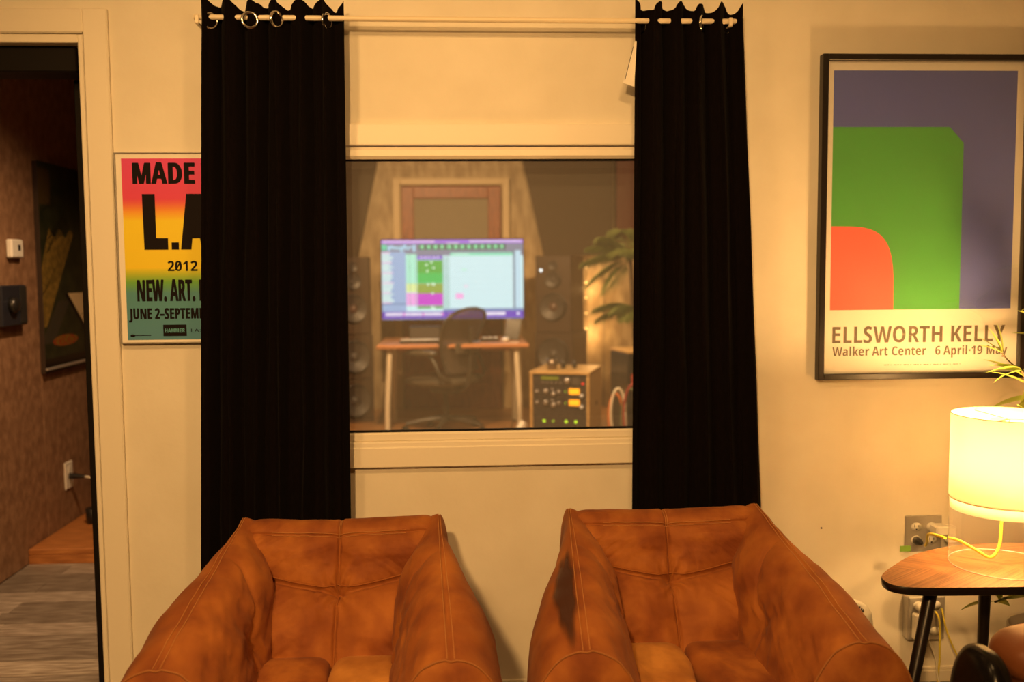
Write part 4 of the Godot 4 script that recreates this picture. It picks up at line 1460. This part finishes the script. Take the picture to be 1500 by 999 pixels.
func desk():
	var t = thing("desk", "wooden studio desk with pale curved legs under the screen", "desk", Vector3(-0.065, 0, -5.03))
	part(t, "desktop", B(Vector3(0, 0.7155, 0), Vector3(1.20, 0.032, 0.86), 0.008), M.desk_wood)
	for sx in [-1, 1]:
		for sz in [1, -1]:
			part(t, "leg", T(smooth_path([Vector3(sx * 0.50, 0.70, sz * 0.36), Vector3(sx * 0.515, 0.42, sz * 0.375), Vector3(sx * 0.525, 0.20, sz * 0.385), Vector3(sx * 0.525, 0.0, sz * 0.385)], 5), 0.022, 12), M.desk_leg)
	part(t, "apron", B(Vector3(0, 0.655, -0.36), Vector3(0.98, 0.09, 0.02), 0.003), M.desk_wood)
	t = thing("keyboard", "black computer keyboard on the studio desk", "keyboard", Vector3(-0.32, 0.732, -4.80))
	part(t, "body", B(Vector3(0, 0.011, 0), Vector3(0.34, 0.022, 0.13), 0.005), M.black_plastic)
	var st = S()
	for r in 5:
		for k in 16:
			cbox(st, Vector3(-0.153 + k * 0.0204, 0.026, -0.046 + r * 0.023), Vector3(0.016, 0.008, 0.018), 0.002)
	part(t, "keys", st, M.white_plastic)
	t = thing("computer_mouse", "pale computer mouse beside a controller on the studio desk", "mouse", Vector3(0.36, 0.732, -4.86))
	st = S(); blob(st, Vector3(0, 0.016, 0), Vector3(0.032, 0.018, 0.055), 0.8, 0.8, 24, 12); part(t, "body", st, M.white_plastic)
	t = thing("desk_controller", "small dark control surface with pale keys on the studio desk", "controller", Vector3(0.235, 0.732, -4.93))
	part(t, "body", B(Vector3(0, 0.012, 0), Vector3(0.15, 0.024, 0.14), 0.005), M.black_plastic)
	st = S()
	for k in 6:
		cbox(st, Vector3(-0.045 + (k % 3) * 0.045, 0.027, -0.03 + int(k / 3.0) * 0.05), Vector3(0.034, 0.007, 0.034), 0.002)
	part(t, "keys", st, M.white_plastic)
	t = thing("tablet", "dark tablet leaning on a stand at the desk end", "tablet", Vector3(0.415, 0.732, -5.0), -0.25)
	var st2 = S()
	cbox(st2, Vector3(0, 0.085, 0), Vector3(0.125, 0.17, 0.012), 0.004, Transform3D(Basis(Vector3.BACK, -0.12) * Basis(Vector3.RIGHT, -0.25), Vector3(0, 0.006, 0)))
	part(t, "body", st2, M.black_plastic)
	part(t, "stand", B(Vector3(0, 0.03, -0.06), Vector3(0.08, 0.06, 0.05), 0.004), M.black_metal)
	t = thing("center_speaker", "low black box under the screen on the desk", "speaker", Vector3(-0.30, 0.732, -5.07))
	part(t, "body", B(Vector3(0, 0.06, 0), Vector3(0.26, 0.12, 0.12), 0.006), M.black_plastic)
	part(t, "grille", B(Vector3(0, 0.06, 0.061), Vector3(0.24, 0.10, 0.004), 0.001), M.cone_grey)
	t = thing("power_brick", "white power brick on the floor against the desk leg", "power supply", Vector3(0.45, 0, -4.47), 0.5)
	var xf = Transform3D(Basis(Vector3.BACK, 0.9), Vector3(0, 0.075, 0))
	st2 = S(); cbox(st2, Vector3.ZERO, Vector3(0.13, 0.055, 0.05), 0.01, xf); part(t, "body", st2, M.white_plastic)
	part(t, "cable", T(smooth_path([Vector3(-0.04, 0.13, 0), Vector3(-0.06, 0.15, 0.0), Vector3(-0.08, 0.08, 0.0), Vector3(-0.09, 0.006, 0.0)]), 0.004, 6), M.black_rubber)

func office_chair():
	# local: the sitter faces -z
	var t = thing("office_chair", "dark mesh office chair turned sideways in front of the studio desk", "chair", Vector3(-0.13, 0, -4.84), atan2(0.8, 0.6))
	var st = S()
	grid(st, 28, 26, func(u, v):
		var s = u * 2.0 - 1.0
		var wv = lerp(0.20, 0.265, smoothstep(0.0, 0.75, v)) * sqrt(max(0.02, 1.0 - pow(max(0.0, (v - 0.72) / 0.285), 3.0)))
		return Vector3(s * wv, lerp(0.50, 1.01, v), 0.225 + 0.10 * v * v - 0.05 * sin(PI * v) - 0.055 * s * s))
	var back = part(t, "backrest", st, M.chair_mesh)
	var rim = []
	for i in 60:
		var v = min(1.0, i / 28.0) if i < 30 else min(1.0, (59 - i) / 28.0)
		var s = -1.0 if i < 30 else 1.0
		var wv = lerp(0.20, 0.265, smoothstep(0.0, 0.75, v)) * sqrt(max(0.02, 1.0 - pow(max(0.0, (v - 0.72) / 0.285), 3.0)))
		rim.append(Vector3(s * wv, lerp(0.50, 1.01, v), 0.225 + 0.10 * v * v - 0.05 * sin(PI * v) - 0.055))
	part(back, "frame", T(rim, 0.014, 8), M.chair_frame)
	part(back, "lumbar_pad", B(Vector3(0, 0.70, 0.235), Vector3(0.34, 0.09, 0.025), 0.01), M.chair_pad)
	part(back, "maker_plate", B(Vector3(0, 0.72, 0.249), Vector3(0.16, 0.014, 0.003), 0.001), M.knob_silver)
	part(back, "spine", T(smooth_path([Vector3(0, 0.36, 0.10), Vector3(0, 0.40, 0.22), Vector3(0, 0.62, 0.25), Vector3(0, 0.86, 0.26)]), 0.018, 8), M.chair_frame)
	st = S()
	blob(st, Vector3(0, 0.425, -0.03), Vector3(0.265, 0.05, 0.25), 0.7, 0.65, 44, 20, func(p):
		return 0.10 * max(0.0, abs(p.x) - 0.13) * (1.0 if p.y > -0.03 else 0.3))
	var seat = part(t, "seat", st, M.chair_pad)
	rim = []
	for i in 60:
		var v = min(1.0, i / 28.0) if i < 30 else min(1.0, (59 - i) / 28.0)
		var s = -1.0 if i < 30 else 1.0
		var wv = lerp(0.20, 0.26, smoothstep(0.0, 0.5, v)) * sqrt(max(0.05, 1.0 - pow(max(0.0, (v - 0.70) / 0.31), 3.0)))
		rim.append(Vector3(s * wv, 0.455 - 0.05 * pow(max(0.0, (v - 0.6) / 0.4), 2.0), lerp(0.20, -0.27, v)))
	part(seat, "frame", T(rim, 0.018, 8), M.chair_frame)
	part(t, "tilt_box", B(Vector3(0, 0.365, 0.02), Vector3(0.20, 0.09, 0.24), 0.02), M.chair_frame)
	for s in [-1, 1]:
		var arm = part(t, "armrest", T(smooth_path([Vector3(s * 0.20, 0.44, 0.20), Vector3(s * 0.29, 0.48, 0.18), Vector3(s * 0.30, 0.60, 0.12), Vector3(s * 0.29, 0.65, 0.06)]), 0.016, 8), M.chair_frame)
		st = S()
		blob(st, Vector3(s * 0.285, 0.665, -0.02), Vector3(0.048, 0.026, 0.15), 0.7, 0.6, 28, 12)
		part(arm, "arm_pad", st, M.chair_pad)
	part(t, "gas_lift", T([Vector3(0, 0.33, 0), Vector3(0, 0.08, 0)], 0.024, 14), M.chair_frame)
	for k in 5:
		var a = TAU * k / 5.0 + 0.17
		var d = Vector3(cos(a), 0, sin(a))
		var leg = part(t, "base_arm", T([Vector3(0, 0.115, 0), d * 0.18 + Vector3(0, 0.10, 0), d * 0.33 + Vector3(0, 0.075, 0)], [0.026, 0.02, 0.015], 10), M.chair_frame)
		st = S()
		lathe(st, [Vector2(0, -0.02), Vector2(0.030, -0.02), Vector2(0.030, 0.02), Vector2(0, 0.02)], 18, Transform3D(Basis(Vector3.UP, -a) * Basis(Vector3.RIGHT, PI / 2), d * 0.33 + Vector3(0, 0.030, 0)))
		part(leg, "caster", st, M.black_rubber)

func rack():
	var t = thing("gear_cabinet", "pine cabinet full of lit audio rack gear beside the desk", "cabinet", Vector3(0.735, 0, -4.24), -0.31)
	# local: front at z = 0, goes back to -0.56
	var w = 0.455
	var h = 0.525
	part(t, "side_board", B(Vector3(-w / 2 + 0.009, h / 2, -0.28), Vector3(0.018, h, 0.56), 0.003), M.pine)
	part(t, "side_board", B(Vector3(w / 2 - 0.009, h / 2, -0.28), Vector3(0.018, h, 0.56), 0.003), M.pine)
	part(t, "top_board", B(Vector3(0, h + 0.009, -0.28), Vector3(w + 0.01, 0.018, 0.57), 0.003), M.pine)
	part(t, "bottom_board", B(Vector3(0, 0.02, -0.28), Vector3(w - 0.036, 0.018, 0.56), 0.003), M.pine)
	part(t, "side_hole", B(Vector3(w / 2 + 0.0002, 0.27, -0.33), Vector3(0.001, 0.035, 0.05), 0.0), M.slot_dark)
	var fz = -0.012
	var g = "rack units in the pine cabinet"
	var units = [["effects_unit", "top rack unit with green display and large knob in the pine cabinet", 0.43, 0.522], ["compressor_unit", "rack unit with an amber meter just under the display unit", 0.347, 0.426], ["compressor_unit", "rack unit with an amber meter, lower of the two", 0.262, 0.343], ["patch_unit", "plain dark rack unit with green lights at the cabinet bottom", 0.035, 0.258]]
	for k in 4:
		var un = units[k]
		var y0 = un[2]
		var y1 = un[3]
		var r = thing(un[0], un[1], "audio unit", t.position, -0.31, g)
		var st = S()
		bx(st, Vector3(-0.208, y0, -0.30), Vector3(0.208, y1, fz), 0.002)
		part(r, "faceplate", st, M.rack_face)
		var kn = func(x, y, rad, m):
			var s2 = S()
			lathe(s2, [Vector2(0, 0), Vector2(rad, 0), Vector2(rad * 0.86, 0.018), Vector2(0, 0.019)], 18, Transform3D(Basis(Vector3.RIGHT, PI / 2), Vector3(x, y, fz)))
			part(r, "knob", s2, m)
		if k == 0:
			part(r, "display_light", B(Vector3(-0.075, y1 - 0.028, fz + 0.001), Vector3(0.135, 0.022, 0.003), 0.0), M.lcd_light)
			for i in 5:
				part(r, "button", B(Vector3(-0.13 + i * 0.034, y0 + 0.03, fz + 0.002), Vector3(0.014, 0.008, 0.004), 0.001), M.knob_silver)
			kn.call(0.06, y1 - 0.045, 0.024, M.knob_silver)
			part(r, "keypad", B(Vector3(0.125, y1 - 0.048, fz + 0.002), Vector3(0.055, 0.055, 0.004), 0.001), M.cone_grey)
			part(r, "led_light", B(Vector3(0.178, y0 + 0.026, fz + 0.002), Vector3(0.012, 0.012, 0.004), 0.001), M.led_red_light)
		elif k < 3:
			for p in [[-0.175, 0.045, 0.012], [-0.105, 0.047, 0.018], [-0.055, 0.062, 0.009], [-0.047, 0.028, 0.018], [-0.005, 0.045, 0.012]]:
				kn.call(p[0], y0 + p[1], p[2], M.knob_silver)
			part(r, "meter_light", B(Vector3(0.113, y0 + 0.048, fz + 0.003), Vector3(0.080, 0.044, 0.004), 0.004), M.vu_light)
			kn.call(0.170, y0 + 0.017, 0.0145, M.knob_white)
			part(r, "led_light", B(Vector3(0.045, y0 + 0.045, fz + 0.002), Vector3(0.006, 0.006, 0.004), 0.001), M.led_green_light)
		else:
			for x in [-0.12, -0.05, 0.05, 0.125]:
				part(r, "led_light", B(Vector3(x, 0.165, fz + 0.003), Vector3(0.016 if x != -0.05 else 0.009, 0.016 if x != -0.05 else 0.009, 0.004), 0.003), M.led_green_light)
			for i in 6:
				part(r, "jack", B(Vector3(-0.15 + i * 0.06, 0.215, fz + 0.001), Vector3(0.014, 0.014, 0.003), 0.003), M.cone_grey)
	# on top of it
	var c = thing("metal_cup", "small dark metal cup on the pine cabinet", "cup", Vector3(0.70, 0.545, -4.43))
	var st3 = S()
	lathe(st3, [Vector2(0, 0), Vector2(0.036, 0), Vector2(0.042, 0.085), Vector2(0.038, 0.085), Vector2(0.033, 0.006), Vector2(0, 0.006)], 24)
	part(c, "body", st3, M.cup_metal)
	c = thing("headphones", "black headphones lying beside the cup on the pine cabinet", "headphones", Vector3(0.835, 0.545, -4.47))
	for s in [-1, 1]:
		st3 = S()
		blob(st3, Vector3(s * 0.045, 0.032, 0), Vector3(0.02, 0.032, 0.034), 0.7, 0.7, 20, 12)
		part(c, "ear_cup", st3, M.black_plastic)
	part(c, "headband", T(smooth_path([Vector3(-0.05, 0.05, 0), Vector3(-0.04, 0.03, -0.08), Vector3(0, 0.02, -0.11), Vector3(0.04, 0.03, -0.08), Vector3(0.05, 0.05, 0)], 6), 0.007, 8), M.black_plastic)

func studio_rest():
	# amplifier trunk with cables hung in front
	var t = thing("amplifier_case", "dark amplifier case with a pale top beside the studio palm", "amplifier", Vector3(1.30, 0, -3.95), 0.2)
	part(t, "body", B(Vector3(0, 0.36, 0), Vector3(0.34, 0.72, 0.36), 0.012), M.black_plastic)
	part(t, "top_board", B(Vector3(0, 0.729, 0), Vector3(0.35, 0.018, 0.37), 0.004), M.pine)
	part(t, "red_badge", B(Vector3(-0.11, 0.53, 0.181), Vector3(0.07, 0.09, 0.004), 0.001), M.badge_red)
	part(t, "grille", B(Vector3(0.03, 0.24, 0.181), Vector3(0.24, 0.30, 0.004), 0.002), M.cone_grey)
	var st = S()
	for k in 5:
		bx(st, Vector3(-0.045, 0.40 + k * 0.048, 0.180), Vector3(0.0 + 0.02 * (k % 2), 0.432 + k * 0.048, 0.184), 0.0)
	part(t, "pale_label", st, M.white_plastic)
	var cols = ["orange", "red", "green", "white", "tan", "dark red"]
	var mats = [M.cable_orange, M.cable_red, M.cable_green, M.cord_white, M.pine, M.cable_red]
	for k in 6:
		var c = thing("audio_cable", "%s audio cable looped in front of the amplifier case" % cols[k], "cable", Vector3(1.08 + 0.05 * ((k * 4) % 6), 0.0, -3.72 + 0.034 * k), 0.0, "loose cables by the amplifier case")
		var pts = []
		for i in 26:
			var a = TAU * i / 25.0 * 1.0
			pts.append(Vector3((0.05 + 0.012 * (k % 3)) * cos(a), 0.27 + 0.05 * (k % 2) + (0.17 + 0.02 * (k % 3)) * sin(a), 0.004 * sin(a * 2.0 + k)))
		pts.append_array(smooth_path([pts[-1], Vector3(0.05, 0.12, 0.0), Vector3(0.02, 0.02, 0.0), Vector3(-0.03, 0.0095, 0.0)], 5))
		part(c, "cable", T(pts, 0.0095, 6), mats[k])
		part(c, "connector", T([Vector3(-0.03, 0.0095, 0.0), Vector3(-0.075, 0.0095, 0.0)], 0.009, 8), M.steel)
	# palm
	t = thing("palm_plant", "leafy green palm in a dark pot at the studio wall", "plant", Vector3(1.42, 0, -4.95))
	st = S()
	lathe(st, [Vector2(0, 0), Vector2(0.12, 0), Vector2(0.15, 0.28), Vector2(0.14, 0.28), Vector2(0.13, 0.25), Vector2(0, 0.25)], 28)
	part(t, "pot", st, M.black_plastic)
	part(t, "trunk", T(smooth_path([Vector3(0, 0.25, 0), Vector3(0.02, 0.7, 0), Vector3(-0.02, 1.38, 0.02)], 6), 0.018, 8), M.stem_brown)
	rng.seed = 31
	palm(t, Vector3(-0.02, 1.38, 0.02), [Vector3(-0.7, 0.75, 0.0), Vector3(-0.55, 0.95, 0.2), Vector3(-0.8, 0.45, 0.15), Vector3(-0.2, 1.1, 0.3), Vector3(0.4, 0.9, 0.1), Vector3(-0.75, 0.05, 0.35), Vector3(-0.3, 0.6, 0.6), Vector3(0.6, 0.4, 0.3), Vector3(-0.5, -0.15, 0.4)], 0.52, M.palm_green)
	palm(t, Vector3(0.02, 0.98, 0), [Vector3(-0.75, 0.2, 0.1), Vector3(-0.8, 0.5, 0.2), Vector3(-0.5, 0.4, 0.5), Vector3(0.5, 0.5, 0.3), Vector3(-0.3, 0.2, 0.6)], 0.45, M.palm_green)
	# string of small lights behind the loudspeaker
	t = thing("string_lights", "string of tiny warm bulbs hanging on the wall behind the loudspeaker", "string lights", Vector3(1.17, 0, -6.08))
	part(t, "wire", T(smooth_path([Vector3(0.02, 1.42, 0.0), Vector3(0.0, 1.1, 0.01), Vector3(0.02, 0.75, 0.01), Vector3(0.0, 0.4, 0.01)], 6), 0.003, 6), M.black_rubber)
	for k in 7:
		st = S()
		blob(st, Vector3(0.01, 0.46 + k * 0.145, 0.022), Vector3(0.006, 0.008, 0.006), 1.0, 1.0, 14, 8)
		part(t, "bulb_light", st, M.fairy_light)
	omni(t, Vector3(0.07, 1.12, 0.10), 0.11, 0.03)
	omni(t, Vector3(0.07, 0.70, 0.10), 0.11, 0.03)

func _ready():
	materials()
	camera_and_light()
	mat("suede_piping", lin(0.32, 0.12, 0.03), 0.85)
	mat("seam_brown", lin(0.29, 0.090, 0.014), 0.9)
	mat("print_teal", lin(0.10, 0.34, 0.40), 0.6)
	mat("control_blue", lin(0.018, 0.02, 0.03), 0.4)
	mat("knob_white", lin(0.7, 0.76, 0.85), 0.3)
	mat("cup_metal", lin(0.2, 0.16, 0.13), 0.25, 0.9)
	mat("badge_red", lin(0.42, 0.04, 0.03), 0.5)
	mat("cable_orange", lin(0.55, 0.16, 0.04), 0.5)
	mat("cable_red", lin(0.30, 0.03, 0.03), 0.5)
	mat("cable_green", lin(0.12, 0.16, 0.08), 0.5)
	glow("fairy_light", Color(1.0, 0.86, 0.55), 2.5)
	var m = mat("glass_rim", lin(0.85, 0.85, 0.82), 0.15)
	m.albedo_color.a = 0.35
	m.transparency = BaseMaterial3D.TRANSPARENCY_ALPHA
	m = mat("diffuser", lin(0.9, 0.88, 0.8), 0.6)
	m.backlight_enabled = true
	m.backlight = lin(1.0, 0.98, 0.9)
	rooms()
	armchair(Vector3(-0.335, 0, 0.287), 0.0, 11, "tan suede armchair between the doorway and the other armchair", false)
	armchair(Vector3(0.567, 0, 0.255), 0.0, 42, "tan suede armchair with a dark worn patch on its arm", true)
	curtains()
	posters()
	table_and_lamp()
	outlets()
	leather_chair()
	near_plant()
	hall()
	tv()
	speakers()
	desk()
	office_chair()
	rack()
	studio_rest()
